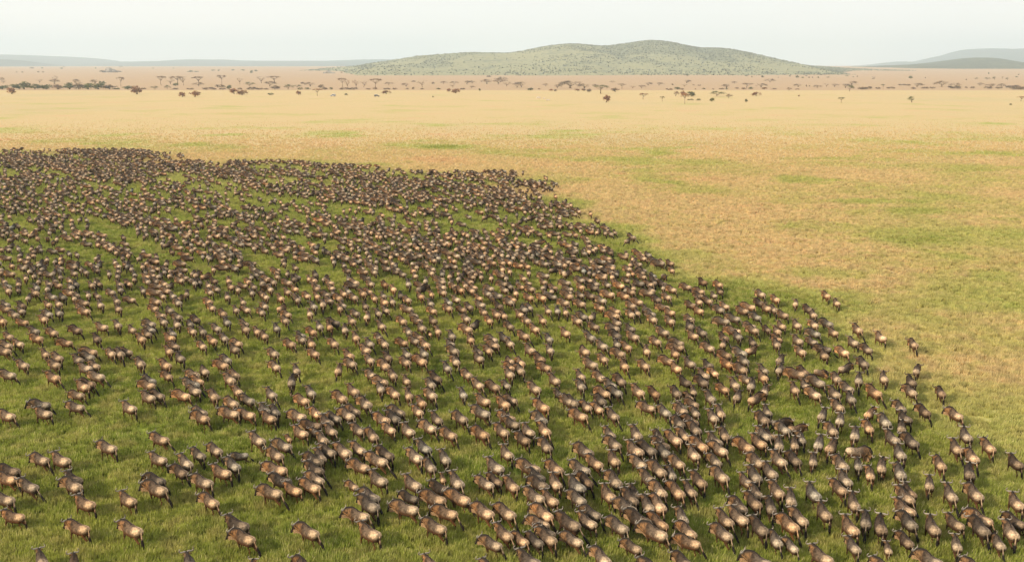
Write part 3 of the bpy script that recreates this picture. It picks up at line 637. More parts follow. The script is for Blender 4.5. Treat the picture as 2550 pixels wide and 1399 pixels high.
def build_hill_scrub():
    """thousands of small bushes on the middle hill, past counting"""
    octa_v = np.array([[1, 0, .35], [-1, 0, .35], [0, 1, .35], [0, -1, .35], [0, 0, 1.0], [.6, .6, .75], [-.6, -.6, .7], [0, 0, -.1]])
    octa_t = np.array([[0, 5, 4], [5, 2, 4], [2, 1, 4], [1, 6, 4], [6, 3, 4], [3, 0, 4], [0, 2, 5], [1, 3, 6], [2, 0, 7], [1, 2, 7], [3, 1, 7], [0, 3, 7]])
    Vs, Ts, Ls = [], [], []
    nb = 0
    R = hill_rows
    tries = 0
    while nb < 11000 and tries < 110000:
        tries += 1
        a = rng.random() * 62; b = rng.random() * (R.shape[1] - 2)
        i, j = int(a), int(b)
        p = R[i, j] * (1 - (a - i)) + R[min(i + 1, 63), j] * (a - i)
        p = p + (R[i, j + 1] - R[i, j]) * (b - j)
        v = i / 63.0
        dens = 0.12 + 0.95 * smooth(0.45, 0.62, fbm(p[0] / 170 + 4, p[1] / 230 + 7)) + 0.8 * math.exp(-((v - 0.10) / 0.06) ** 2) + 0.5 * smooth(0.8, 1, v)
        qx, qy = project(p[0], p[1], p[2])
        dens *= 0.45 + 0.75 * smooth(1150, 1500, qx)
        dens += 1.5 * float(hill_wood_shade(p[0], p[1], v, qx))
        if rng.random() > dens * 0.55: continue
        r = 1.3 + 2.2 * rng.random() ** 2
        h = r * (0.8 + 0.6 * rng.random())
        ang = rng.random() * 6.28
        c, s = math.cos(ang), math.sin(ang)
        vv = octa_v * (1 + 0.35 * (rng.random((8, 1)) - 0.5)) * np.array([r, r * 0.9, h])
        vv = np.stack([vv[:, 0] * c - vv[:, 1] * s, vv[:, 0] * s + vv[:, 1] * c, vv[:, 2]], 1) + p
        Vs.append(vv); Ts.append(octa_t + nb * 8); Ls.append(np.full(8, rng.random()))
        nb += 1
    me = tri_mesh('hillside_scrub', np.concatenate(Vs), np.concatenate(Ts), M_LEAF, False)
    add_float(me, 'leafvar', np.concatenate(Ls))
    o = link(bpy.data.objects.new('hillside_scrub', me))
    o.color = (0.16, 0.165, 0.11, 1)
    tag(o, 'scattered dark green scrub covering the slopes of the middle hill', 'scrub', kind='stuff')
build_hill_scrub()

# ------------------------------------------------------------------ haze
def build_haze():
    bm = bmesh.new()
    bmesh.ops.create_cube(bm, size=1.0)
    me = bpy.data.meshes.new('haze'); bm.to_mesh(me); bm.free()
    o = bpy.data.objects.new('haze', me)
    o.scale = (46000, 22000, 430)
    o.location = (0, 8800, -4 + 215)
    m = bpy.data.materials.new('haze'); m.use_nodes = True
    n = m.node_tree.nodes; n.clear()
    out = n.new('ShaderNodeOutputMaterial')
    v = n.new('ShaderNodeVolumePrincipled')
    v.inputs['Color'].default_value = (0.75, 0.895, 1.0, 1)
    v.inputs['Density'].default_value = 1.0e-4
    v.inputs['Anisotropy'].default_value = 0.1
    m.node_tree.links.new(v.outputs[0], out.inputs['Volume'])
    me.materials.append(m)
    link(o)
    tag(o, kind='stuff')
build_haze()

# ------------------------------------------------------------------ grass
def tuft_object(seed, nblade, h, spread):
    r = np.random.default_rng(seed)
    V, T, tip = [], [], []
    for i in range(nblade):
        a = r.random() * 6.283; d = spread * math.sqrt(r.random())
        bx, by = d * math.cos(a), d * math.sin(a)
        hh = h * (0.55 + 0.6 * r.random())
        lean = 0.45 * hh * r.random(); la = r.normal(0.1, 0.9)
        lx, ly = lean * math.cos(la), lean * math.sin(la)
        w = 0.015 + 0.018 * r.random()
        wa = r.random() * 6.283
        wx, wy = w * math.cos(wa), w * math.sin(wa)
        n0 = len(V)
        V += [(bx - wx, by - wy, -0.03), (bx + wx, by + wy, -0.03), (bx + lx * .35 - wx * .7, by + ly * .35 - wy * .7, hh * .6), (bx + lx * .35 + wx * .7, by + ly * .35 + wy * .7, hh * .6), (bx + lx, by + ly, hh)]
        T += [(n0, n0 + 1, n0 + 3), (n0, n0 + 3, n0 + 2), (n0 + 2, n0 + 3, n0 + 4)]
        st = 1.0 if r.random() < 0.22 else 0.0
        tip += [0, 0, .5 * st, .5 * st, st]
    me = tri_mesh('grass_tuft', np.array(V), np.array(T), M_GRASS)
    add_float(me, 'tip', tip)
    return bpy.data.objects.new('grass_tuft', me)      # feeds the grass object only, not placed in the scene

def build_grass():
    N = 360000
    # more tufts close to the camera, growing sparser with distance
    yt = np.linspace(50, 980, 4000)
    pdf = (1 - smooth(120, 760, yt)) ** 2 / (1 + (yt - 50) / 400.0)
    cdf = np.cumsum(pdf); cdf /= cdf[-1]
    y = np.interp(rng.random(N), cdf, yt)
    x = (rng.random(N) * 2 - 1) * (0.53 * y + 14)
    g = greenness(x, y)
    clump = fbm(x / 1.7, y / 1.7, 2)
    keep = rng.random(N) < 0.45 + 0.9 * clump
    x, y, g, clump = x[keep], y[keep], g[keep], clump[keep]
    scl = (0.75 + 0.5 * rng.random(len(x))) * (0.75 + 0.6 * clump) * (1 + smooth(90, 350, y) * .15) * (1 - smooth(230, 700, y) * .75)
    V = np.stack([x, y, terrain(y)], 1)
    me = bpy.data.meshes.new('grass')
    me.vertices.add(len(V)); me.vertices.foreach_set('co', V.astype(np.float32).ravel())
    add_float(me, 'green', g)
    add_float(me, 'tint', np.clip(0.5 + (0.30 - 0.18 * smooth(90, 400, y)) * rng.standard_normal(len(x)), 0, 1))
    add_float(me, 'turn', rng.random(len(x)) * 1.6 - 0.8)
    add_float(me, 'size', scl)
    o = link(bpy.data.objects.new('grass', me))
    tag(o, 'long savanna grass, green around the herd and dry gold beyond', 'grass', kind='stuff')
    ng = bpy.data.node_groups.new('grass_scatter', 'GeometryNodeTree')
    ng.interface.new_socket('Geometry', in_out='INPUT', socket_type='NodeSocketGeometry')
    ng.interface.new_socket('Geometry', in_out='OUTPUT', socket_type='NodeSocketGeometry')
    n, l = ng.nodes, ng.links
    gi = n.new('NodeGroupInput'); go = n.new('NodeGroupOutput')
    iop = n.new('GeometryNodeInstanceOnPoints')
    l.new(gi.outputs[0], iop.inputs['Points'])
    jn = n.new('GeometryNodeJoinGeometry')
    for k in range(3):
        t = tuft_object(40 + k, 26, 0.44, 0.24)
        oi = n.new('GeometryNodeObjectInfo'); oi.inputs['Object'].default_value = t
        oi.inputs['As Instance'].default_value = True
        l.new(oi.outputs['Geometry'], jn.inputs[0])
    l.new(jn.outputs[0], iop.inputs['Instance'])
    iop.inputs['Pick Instance'].default_value = True
    rv = n.new('FunctionNodeRandomValue'); rv.data_type = 'INT'
    for s in rv.inputs:
        if s.name == 'Max' and s.type == 'INT': s.default_value = 2
        if s.name == 'Min' and s.type == 'INT': s.default_value = 0
    l.new([s for s in rv.outputs if s.type == 'INT'][0], iop.inputs['Instance Index'])
    def named(nm):
        a = n.new('GeometryNodeInputNamedAttribute'); a.data_type = 'FLOAT'; a.inputs['Name'].default_value = nm
        return [s for s in a.outputs if s.type == 'VALUE' and s.enabled][0]
    cx = n.new('ShaderNodeCombineXYZ'); l.new(named('turn'), cx.inputs[2])
    l.new(cx.outputs[0], iop.inputs['Rotation'])
    l.new(named('size'), iop.inputs['Scale'])
    l.new(iop.outputs[0], go.inputs[0])
    md = o.modifiers.new('scatter', 'NODES'); md.node_group = ng
build_grass()
# ------------------------------------------------------------------ wildebeest
def ring_tube(path, rad, seg=10, squash=None):
    """closed tube along a path; rad holds (side, up) half sizes"""
    P = [Vector(p) for p in path]
    V, F = [], []
    n = len(P)
    for i in range(n):
        t = (P[min(i + 1, n - 1)] - P[max(i - 1, 0)]).normalized()
        side = t.cross(Vector((0, 0, 1)))
        if side.length < 0.2: side = t.cross(Vector((1, 0, 0)))
        side.normalize()
        up = side.cross(t).normalized()
        rs, ru = rad[i] if isinstance(rad[i], tuple) else (rad[i], rad[i])
        for k in range(seg):
            a = 2 * math.pi * k / seg
            V.append(P[i] + side * (math.cos(a) * rs) + up * (math.sin(a) * ru))
    for i in range(n - 1):
        for k in range(seg):
            a = i * seg + k; b = i * seg + (k + 1) % seg
            F.append((a, b, b + seg, a + seg))
    F.append(tuple(range(seg - 1, -1, -1)))
    F.append(tuple((n - 1) * seg + k for k in range(seg)))
    return V, F

def merge(parts):
    V, F = [], []
    for v, f in parts:
        o = len(V); V += list(v); F += [tuple(i + o for i in q) for q in f]
    return V, F

def body_parts(ph):
    sp = [(-.92, 0, .98), (-.88, 0, 1.0), (-.76, 0, 1.0), (-.55, 0, .98), (-.25, 0, .955), (.05, 0, .97), (.30, 0, 1.02), (.50, 0, 1.08), (.68, 0, 1.12), (.86, 0, 1.17), (1.02, 0, 1.21), (1.14, 0, 1.22)]
    rd = [(.09, .12), (.20, .23), (.285, .305), (.305, .33), (.31, .345), (.295, .375), (.265, .415), (.225, .41), (.18, .345), (.15, .27), (.12, .20), (.09, .13)]
    parts = [ring_tube(sp, rd, 16)]
    hd = [(1.04, 0, 1.30), (1.12, 0, 1.25), (1.22, 0, 1.15), (1.32, 0, 1.01), (1.40, 0, .90), (1.46, 0, .82), (1.48, 0, .79)]
    hr = [(.07, .08), (.105, .125), (.095, .125), (.07, .095), (.06, .075), (.07, .07), (.045, .045)]
    parts.append(ring_tube(hd, hr, 12))
    for s in (-1, 1):
        parts.append(ring_tube([(1.06, s * .08, 1.29), (1.03, s * .17, 1.27), (1.0, s * .26, 1.23)], [(.03, .045), (.03, .055), (.012, .02)], 6))
    fl, fr, hl, hr2 = ph
    for s, dx in ((1, fl), (-1, fr)):
        parts.append(ring_tube([(.42, s * .13, .98), (.44 + dx * .25, s * .15, .74), (.45 + dx * .6, s * .14, .48), (.43 + dx * .85, s * .135, .24), (.43 + dx, s * .135, .10), (.46 + dx, s * .135, .0)],
                               [(.12, .15), (.075, .09), (.050, .052), (.036, .036), (.040, .040), (.045, .05)], 8))
    for s, dx in ((1, hl), (-1, hr2)):
        parts.append(ring_tube([(-.62, s * .13, .98), (-.56 + dx * .2, s * .16, .76), (-.68 + dx * .5, s * .15, .56), (-.80 + dx * .7, s * .14, .46), (-.76 + dx * .9, s * .135, .24), (-.74 + dx, s * .135, .10), (-.71 + dx, s * .135, .0)],
                               [(.15, .20), (.115, .15), (.062, .075), (.050, .055), (.036, .036), (.040, .040), (.045, .05)], 8))
    return merge(parts)

def remeshed(V, F, voxel, target):
    me = new_mesh('tmp_body', V, F)
    o = bpy.data.objects.new('tmp_body', me); COL.objects.link(o)
    r = o.modifiers.new('r', 'REMESH'); r.mode = 'VOXEL'; r.voxel_size = voxel
    s = o.modifiers.new('s', 'SMOOTH'); s.iterations = 3; s.factor = 0.5
    dg = bpy.context.evaluated_depsgraph_get(); dg.update()
    ev = o.evaluated_get(dg); m1 = bpy.data.meshes.new_from_object(ev)
    m1.calc_loop_triangles(); nt = len(m1.loop_triangles)
    o.modifiers.clear(); o.data = m1
    d = o.modifiers.new('d', 'DECIMATE'); d.ratio = min(1.0, target / nt); d.use_collapse_triangulate = True
    dg = bpy.context.evaluated_depsgraph_get(); dg.update()
    m2 = bpy.data.meshes.new_from_object(o.evaluated_get(dg))
    bpy.data.objects.remove(o)
    out = mesh_arrays(m2)
    for m in (me, m1, m2): bpy.data.meshes.remove(m)
    return out

def coat_colour(V):
    x, y, z = V[:, 0], V[:, 1], V[:, 2]
    n = fbm(x * 5 + 30, z * 5 + y * 3 + 30, 3)
    grey = np.array([.070, .053, .041]); pale = np.array([.46, .355, .245]); tan = np.array([.34, .19, .085]); fore = np.array([.050, .034, .024]); brown = np.array([.085, .040, .016])
    dark = np.array([.045, .032, .024]); black = np.array([.018, .014, .012])
    def mx(a, b, t): return a * (1 - t[:, None]) + b * t[:, None]
    c = np.tile(grey, (len(x), 1))
    c = mx(c, np.tile(pale, (len(x), 1)), smooth(-.22, -.68, x + (n - .5) * .5) * smooth(.86, 1.10, z) + .25 * smooth(-.2, .1, x) * smooth(.4, .1, x) * n)  # paler rump, with the grazing highlight on its top painted in
    c = mx(c, np.tile(fore, (len(x), 1)), smooth(.0, .45, x))
    c = mx(c, np.tile(tan, (len(x), 1)), smooth(.25, .75, x) * smooth(.05, .13, np.abs(y)) * (.35 + .65 * smooth(.35, .6, n)))
    c = mx(c, np.tile(brown, (len(x), 1)), smooth(1.04, .80, z) * .92)  # brown lower flanks, soft shade from overhead light painted in
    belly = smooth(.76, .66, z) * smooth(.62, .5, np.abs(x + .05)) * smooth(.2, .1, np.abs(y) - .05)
    c = mx(c, np.tile(dark, (len(x), 1)), belly * .9)  # natural dark belly, deepened by painted underside shade
    st = smooth(-.2, .6, np.sin(x * 34 + z * 5 + n * 6)) * smooth(.0, .25, x) * smooth(1.05, .95, x) * smooth(.62, .75, z)
    c = mx(c, np.tile(dark, (len(x), 1)), st * .85)
    c = mx(c, np.tile(dark * 1.6, (len(x), 1)), smooth(.05, .02, np.abs(y)) * smooth(1.2, 1.26, z + np.abs(x) * .1) * .6)
    legs = smooth(.60, .48, z)
    c = mx(c, np.tile(brown * 1.1, (len(x), 1)), legs)
    c = mx(c, np.tile(black, (len(x), 1)), smooth(.07, .05, z))
    # face: black along the front of the muzzle, tan cheeks
    fx = (x - 1.1) * 0.75 + (z - 1.25) * 0.55
    face = smooth(1.08, 1.16, x) * smooth(-.06, .02, fx) + smooth(1.27, 1.36, x)
    c = mx(c, np.tile(black * 1.3, (len(x), 1)), np.clip(face, 0, 1))
    # two dark lines beside the tail
    cl = smooth(-.78, -.84, x) * smooth(.05, .02, np.abs(np.abs(y) - .085)) * smooth(1.1, 1.0, z)
    c = mx(c, np.tile(dark, (len(x), 1)), cl * .9)
    return c

def head_pose(V, yaw, drop):
    V = np.array(V, dtype=float)
    t = smooth(.50, 1.0, V[:, 0])
    # drop turns about the shoulder, yaw swings the neck sideways
    px, pz = .55, 1.12
    a = -drop * t
    dx, dz = V[:, 0] - px, V[:, 2] - pz
    V[:, 0] = px + dx * np.cos(a) - dz * np.sin(a)
    V[:, 2] = pz + dx * np.sin(a) + dz * np.cos(a)
    b = yaw * t
    dx, dy = V[:, 0] - px, V[:, 1].copy()
    V[:, 0] = px + dx * np.cos(b) - dy * np.sin(b)
    V[:, 1] = dx * np.sin(b) + dy * np.cos(b)
    return V

def horn_geo(s, seg=7):
    path = [(1.07, s * .04, 1.37), (1.09, s * .12, 1.38), (1.10, s * .22, 1.355), (1.11, s * .31, 1.375), (1.10, s * .36, 1.45), (1.07, s * .33, 1.54), (1.05, s * .27, 1.60)]
    return ring_tube(path, [.058, .055, .047, .041, .034, .024, .008], seg)

def mane_geo(seed):
    r = random.Random(seed)
    top = [(1.06, 1.36), (.95, 1.385), (.8, 1.40), (.62, 1.42), (.45, 1.435), (.28, 1.405), (.10, 1.34), (-.05, 1.29)]
    V, F = [], []
    for x, z in top:
        h = (.10 if x > .3 else .06) + r.random() * .035
        V += [(x, .035, z - .07), (x - .02, .015, z + h * .55), (x - .05, r.uniform(-.02, .02), z + h), (x - .02, -.015, z + h * .55), (x, -.035, z - .07)]
    n = len(top)
    for i in range(n - 1):
        for k in range(4):
            a = i * 5 + k
            F.append((a, a + 1, a + 6, a + 5))
    # dark hair falling over both sides of the neck
    for s in (-1, 1):
        for i in range(9):
            x = 1.0 - i * .085
            z = 1.37 + (.03 if x < .7 else 0)
            yo = .10 if x > .8 else .13 + (.8 - x) * .12
            L = .10 + r.random() * .10
            a = len(V)
            V += [(x + .03, s * .03, z + .01), (x - .04, s * .03, z + .01), (x - .02, s * (yo + .035), z - .06 - L * .4), (x - .015 + r.uniform(-.02, .02), s * (yo + .05), z - .09 - L)]
            F += [(a, a + 1, a + 2), (a + 1, a + 3, a + 2), (a, a + 2, a + 3)]
    return V, F

def beard_geo(seed):
    r = random.Random(seed)
    pts = [(1.30, .93), (1.20, .98), (1.08, .98), (.95, .95), (.82, .89), (.70, .82), (.60, .76)]
    V, F = [], []
    for s in (-.04, .035):
        a0 = len(V)
        for x, z in pts:
            L = .16 + r.random() * .09
            V += [(x, s * 1.6, z + .05), (x - .01 + r.uniform(-.02, .02), s * .8, z - L * .5), (x - .03 + r.uniform(-.03, .03), s * .2, z - L)]
        for i in range(len(pts) - 1):
            for k in range(2):
                a = a0 + i * 3 + k
                F.append((a, a + 1, a + 4, a + 3))
    return V, F

def tail_geo(swing, side):
    p = [(-.90, 0, 1.12), (-.97, side * .02, 1.03), (-1.0 - swing * .12, side * .06, .86), (-1.02 - swing * .3, side * .12, .66), (-1.04 - swing * .55, side * .17, .48), (-1.05 - swing * .8, side * .2, .30), (-1.05 - swing * .95, side * .2, .18)]
    return ring_tube(p, [.035, .032, .034, .065, .085, .070, .015], 6)

def tail_colours(V, swing):
    V = np.array([tuple(v) for v in V])
    c = np.tile(np.array([.34, .25, .17]), (len(V), 1))
    t = smooth(.80, .70, V[:, 2])[:, None]
    return c * (1 - t) + np.array([.014, .011, .010]) * t

POSES = [dict(ph=(.16, -.14, -.16, .14), yaw=.0, drop=.05, swing=.2, side=.5),
         dict(ph=(-.15, .17, .15, -.17), yaw=.35, drop=.08, swing=.45, side=-.4),
         dict(ph=(.22, -.20, .12, -.12), yaw=-.35, drop=.02, swing=.05, side=.0),
         dict(ph=(-.08, .08, -.20, .18), yaw=.15, drop=.22, swing=.7, side=.3),
         dict(ph=(.30, -.26, -.30, .22), yaw=-.1, drop=-.04, swing=1.0, side=-.2),
         dict(ph=(.10, -.06, -.08, .10), yaw=.1, drop=1.0, swing=.0, side=.1)]
BODY = []
for ph in {p['ph'] for p in POSES}: pass
LOD = []                       # merged light models for the far herd: vertices, triangles, colours
PROTO = []
for pi, p in enumerate(POSES):
    V, F = body_parts(p['ph'])
    bv, bt = remeshed(V, F, .024, 2000)
    me = tri_mesh('wildebeest', head_pose(bv, p['yaw'], p['drop']), bt, M_COAT)
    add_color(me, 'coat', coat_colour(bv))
    kids = []
    for s in (-1, 1):
        hv, hf = horn_geo(s)
        kids.append(('horn', new_mesh('horn', head_pose(hv, p['yaw'], p['drop']), hf, M_HORN)))
    mv, mf = mane_geo(pi)
    kids.append(('mane', new_mesh('mane', head_pose(mv, p['yaw'], p['drop']), mf, M_MANE)))
    ev, ef = beard_geo(pi)
    kids.append(('beard', new_mesh('beard', head_pose(ev, p['yaw'], p['drop']), ef, M_BEARD)))
    tv, tf = tail_geo(p['swing'], p['side'])
    tme = new_mesh('tail', tv, tf, M_COAT); add_color(tme, 'coat', tail_colours(tv, p['swing']))
    kids.append(('tail', tme))
    PROTO.append((me, kids))
    # light copies
    for voxel, tgt in ((.035, 420), (.05, 150)):
        lv, lt = remeshed(V, F, voxel, tgt)
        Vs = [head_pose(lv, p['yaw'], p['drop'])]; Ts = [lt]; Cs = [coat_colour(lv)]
        def addp(v, f, col):
            m = new_mesh('t', v, f); a, t = mesh_arrays(m); bpy.data.meshes.remove(m)
            Ts.append(t + sum(len(q) for q in Vs)); Vs.append(a); Cs.append(np.tile(np.array(col), (len(a), 1)) if not isinstance(col, np.ndarray) or col.ndim == 1 else col)
        for s in (-1, 1):
            hv, hf = horn_geo(s, 4 if tgt > 200 else 3)
            addp(head_pose(hv, p['yaw'], p['drop']), hf, (.20, .16, .125))
        addp(head_pose(mv, p['yaw'], p['drop']), mf, (.02, .015, .012))
        if tgt > 200: addp(head_pose(ev, p['yaw'], p['drop']), ef, (.36, .22, .12))
        addp(tv, tf, tail_colours(tv, p['swing']))
        LOD.append((pi, tgt, np.concatenate(Vs), np.concatenate(Ts), np.concatenate(Cs)))

TONE = {'t': (1.12, .98, .86), 'g': (.84, .81, .79), 'd': (.52, .48, .46), 'c': (1.05, .86, .70), 'x': (1.25, 1.15, 1.05)}
TONE_WORD = {'t': 'tan', 'g': 'grey-brown', 'd': 'dark', 'c': 'small tan', 'x': 'pale grazing'}

def place_from_pixels(rec):
    hx, hy, rx, ry, t = rec
    ax, ay = plane_at(hx, hy, 1.00); bx, by = plane_at(rx, ry, 1.16)
    dx, dy = ax - bx, ay - by
    L = math.hypot(dx, dy)
    size = .78 if t == 'c' else 1.0
    # foreshortened animals read short or long; keep the heading and the middle
    return [(ax + bx) / 2 - dx / L * .22, (ay + by) / 2 - dy / L * .22, math.atan2(dy, dx), t, size, L]

near = [place_from_pixels(r) for r in NEAR]
mid = [place_from_pixels(r) for r in MID]
for a in near + mid:
    sz = a[4] * min(1.08, max(.90, a[5] / 2.05)) if a[3] != 'c' else .70
    a[4] = sz
# a few more where the herd runs on below the photograph's edge
extra = []
for k in range(34):
    px = 2560 * rng.random() ** .6; py = rng.uniform(1385, 1425)
    x, y = plane_at(px, py, 1.1)
    if all(math.hypot(x - e[0], y - e[1]) > 1.9 for e in extra):
        extra.append([x, y, math.radians(rng.normal(118, 14)), 'tg'[int(rng.integers(2))], 1.0, 2.0])
near = near + extra

# far herd: fill the density map
far = []
cell = {}
def dens_at(px, py):
    for y0, y1, s in DENSITY:
        if y0 <= py < y1:
            f = px / 80.0 - .5
            i = int(math.floor(f)); t = f - i
            def q(j):
                j = max(0, j)
                return int(s[j]) if j < len(s) else 0
            return q(i) * (1 - t) + q(i + 1) * t
    return 0
from math import floor
def try_add(x, y, head, t, rad):
    k = (floor(x / 4), floor(y / 4))
    for i in (-1, 0, 1):
        for j in (-1, 0, 1):
            for (u, v) in cell.get((k[0] + i, k[1] + j), ()):
                if (u - x) ** 2 + (v - y) ** 2 < rad * rad: return False
    cell.setdefault(k, []).append((x, y))
    far.append([x, y, head, t, 1.0, 2.0])
    return True
for m in mid: cell.setdefault((floor(m[0] / 4), floor(m[1] / 4)), []).append((m[0], m[1]))
ylo = plane_at(0, 698, 1.1)[1]; yhi = plane_at(0, 372, 1.1)[1]
yy0 = ylo
strip = 0
for y0, y1, s in DENSITY:
    ya = plane_at(0, y1, 1.1)[1]; yb = plane_at(0, y0, 1.1)[1]
    for c in range(-1, len(s)):
        q = int(s[max(c, 0)])
        x0 = plane_at(c * 80, (y0 + y1) / 2, 1.1)[0]; x1 = plane_at((c + 1) * 80, (y0 + y1) / 2, 1.1)[0]
        area = (x1 - x0) * (yb - ya)
        per = 3.0 + 1.5 * float(smooth(140, 330, (ya + yb) / 2))
        want = (q / 9.0) ** 1.25 * area / per
        n = int(want * 1.7)
        for k in range(n):
            y = rng.uniform(ya, yb); px = (c + rng.random()) * 80
            x = plane_at(px, (y0 + y1) / 2, 1.1)[0]
            qx, qy = project(x, y, 1.1)
            # trails: animals follow one another in slanting files
            tr = fbm((x + y * .75) / 7 + 11, (y - x * .2) / 34 + 3, 2)
            if rng.random() > .20 + 1.6 * float(smooth(.37, .60, tr)) * (.5 + q / 14.0): continue
            if herd_distance(np.array([x]), np.array([y]))[0] < -1.0: continue
            base = 124 - 12 * float(smooth(350, 1500, qx)) + 12 * float(smooth(200, 340, y))
            head = math.radians(base + rng.normal(0, 24 + 14 * float(smooth(160, 330, y))))
            if rng.random() < .03: head += math.pi
            t = 'ttttggggd'[int(rng.integers(9))]
            try_add(x, y, head, t, 0.95 if q > 7 else 1.15)

# push overlapping neighbours apart
def relax(items, it=14):
    P = np.array([[a[0], a[1]] for a in items]); H = np.array([a[2] for a in items])
    D = np.stack([np.cos(H), np.sin(H)], 1)
    offs = (-.62, -.1, .42, .95); rad = (.30, .33, .31, .24)
    n = len(P)
    for _ in range(it):
        order = np.argsort(P[:, 1]); mv = np.zeros_like(P)
        for ii in range(n):
            i = order[ii]
            for jj in range(ii + 1, n):
                j = order[jj]
                if P[j, 1] - P[i, 1] > 2.4: break
                if abs(P[j, 0] - P[i, 0]) > 2.4: continue
                best = 0; bv = None
                for a, ra in zip(offs, rad):
                    for b, rb in zip(offs, rad):
                        d = P[i] + D[i] * a - P[j] - D[j] * b
                        L = math.hypot(d[0], d[1])
                        if ra + rb - L > best:
                            best = ra + rb - L; bv = d / (L + 1e-6)
                if bv is not None:
                    w = np.array([1.0, 1.0])
                    mv[i] += bv * best * .45 * w; mv[j] -= bv * best * .45 * w
        P += mv
        if np.abs(mv).max() < .01: break
    for a, p in zip(items, P): a[0], a[1] = float(p[0]), float(p[1])
relax(near); relax(mid, 8); relax(far, 5)

def heading_words(h):
    d = math.degrees(h) % 360
    if 72 <= d < 108: return 'walking away'
    if 108 <= d < 158: return 'walking away leftward'
    if 158 <= d < 205: return 'walking left'
    if 20 <= d < 72: return 'walking away rightward'
    if d >= 335 or d < 20: return 'facing right'
    return 'facing the viewer'

ORD = ['', 'second ', 'third ', 'fourth ', 'fifth ', 'sixth ', 'seventh ', 'eighth ', 'ninth ', 'tenth ', 'eleventh ', 'twelfth ', 'thirteenth ', 'fourteenth ', 'fifteenth ', 'sixteenth ', 'seventeenth ', 'eighteenth ', 'nineteenth ', 'twentieth ']
SECTOR = ['at the far left', 'left', 'left of centre', 'at the centre', 'right of centre', 'right', 'at the far right']
ROW = ['nearest row', 'second row up', 'third row up', 'fourth row up', 'fifth row up', 'sixth row up', 'seventh row up', 'rearmost row']
def sector(px):
    return SECTOR[int(min(6, max(0, px / 2550 * 7)))]

def herd_labels(items):
    """each animal by its colour and gait, then by its place among its like, counted from the left"""
    cells = {}
    for i, a in enumerate(items):
        px, py = project(a[0], a[1], .9)
        row = ROW[int(min(7, max(0, (1400 - py) / 52)))]
        cells.setdefault((TONE_WORD[a[3]], heading_words(a[2]), row, sector(px)), []).append((px, i))
    out = {}
    for (w, h, row, sec), lst in cells.items():
        for r, (px, i) in enumerate(sorted(lst)):
            out[i] = f'{ORD[r]}{w} wildebeest ' + ('from left ' if len(lst) > 1 and r else 'leftmost ' if len(lst) > 1 else '') + f'{h}, {row} {sec}'
    return out

LABELS = herd_labels(near)
def place_wildebeest(k, a):
    x, y, h, t, s, L = a
    pi = 5 if t == 'x' else int(rng.choice(5, p=[.28, .2, .2, .2, .12]))
    me, kids = PROTO[pi]
    o = bpy.data.objects.new('wildebeest', me)
    o.location = (x, y, 0); o.rotation_euler = (0, 0, h)
    sx = s * (1 + rng.normal(0, .045))
    o.scale = (sx * .90, sx * (1.0 + rng.normal(0.05, .03)), sx * 1.02)
    v = 1 + rng.normal(0, .15); w = rng.normal(0, .05)
    c = TONE[t]; o.color = (c[0] * v * (1 + w), c[1] * v, c[2] * v * (1 - w), 1)
    link(o)
    lab = LABELS[k]
    tag(o, lab, 'wildebeest', 'wildebeest in the near part of the herd')
    for nm, m in kids:
        c = bpy.data.objects.new(nm, m); c.color = o.color
        link(c, o)
for k, a in enumerate(near): place_wildebeest(k, a)

def build_far_herd():
    Vs, Ts, Cs = [], [], []
    nv = 0
    near_l = [q for q in LOD if q[1] > 200]; far_l = [q for q in LOD if q[1] <= 200]
    for a in mid + far:
        x, y, h, t, s, L = a
        pi = 5 if (t == 'x' or rng.random() < .02) else int(rng.choice(5))
        _, _, V, T, Cc = (near_l if y < 150 else far_l)[pi]
        c, q = math.cos(h), math.sin(h)
        s = s * (1 + rng.normal(0, .04))
        W = np.stack([(V[:, 0] * .88 * c - V[:, 1] * 1.06 * q) * s + x, (V[:, 0] * .88 * q + V[:, 1] * 1.06 * c) * s + y, V[:, 2] * s * 1.03], 1)
        v = 1 + rng.normal(0, .13); w = rng.normal(0, .06)
        tone = np.array(TONE[t]) * v * np.array([1 + w, 1, 1 - w])
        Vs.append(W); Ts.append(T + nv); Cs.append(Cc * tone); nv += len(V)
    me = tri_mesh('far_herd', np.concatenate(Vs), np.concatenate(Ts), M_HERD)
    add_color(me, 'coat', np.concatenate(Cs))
    o = link(bpy.data.objects.new('far_herd', me))
    tag(o, 'densely packed wildebeest herd streaming left across the plain, past counting', 'herd', kind='stuff')
build_far_herd()
print('HERD', len(near), len(mid), len(far))
# ------------------------------------------------------------------ trees
def limb(a, b, r0, r1, seg=5, bend=.06):
    a = Vector(a); b = Vector(b); m = (a + b) / 2 + Vector((random.uniform(-bend, bend), random.uniform(-bend, bend), random.uniform(0, bend)))
    return ring_tube([a, m, b], [r0, (r0 + r1) / 2, r1], seg)

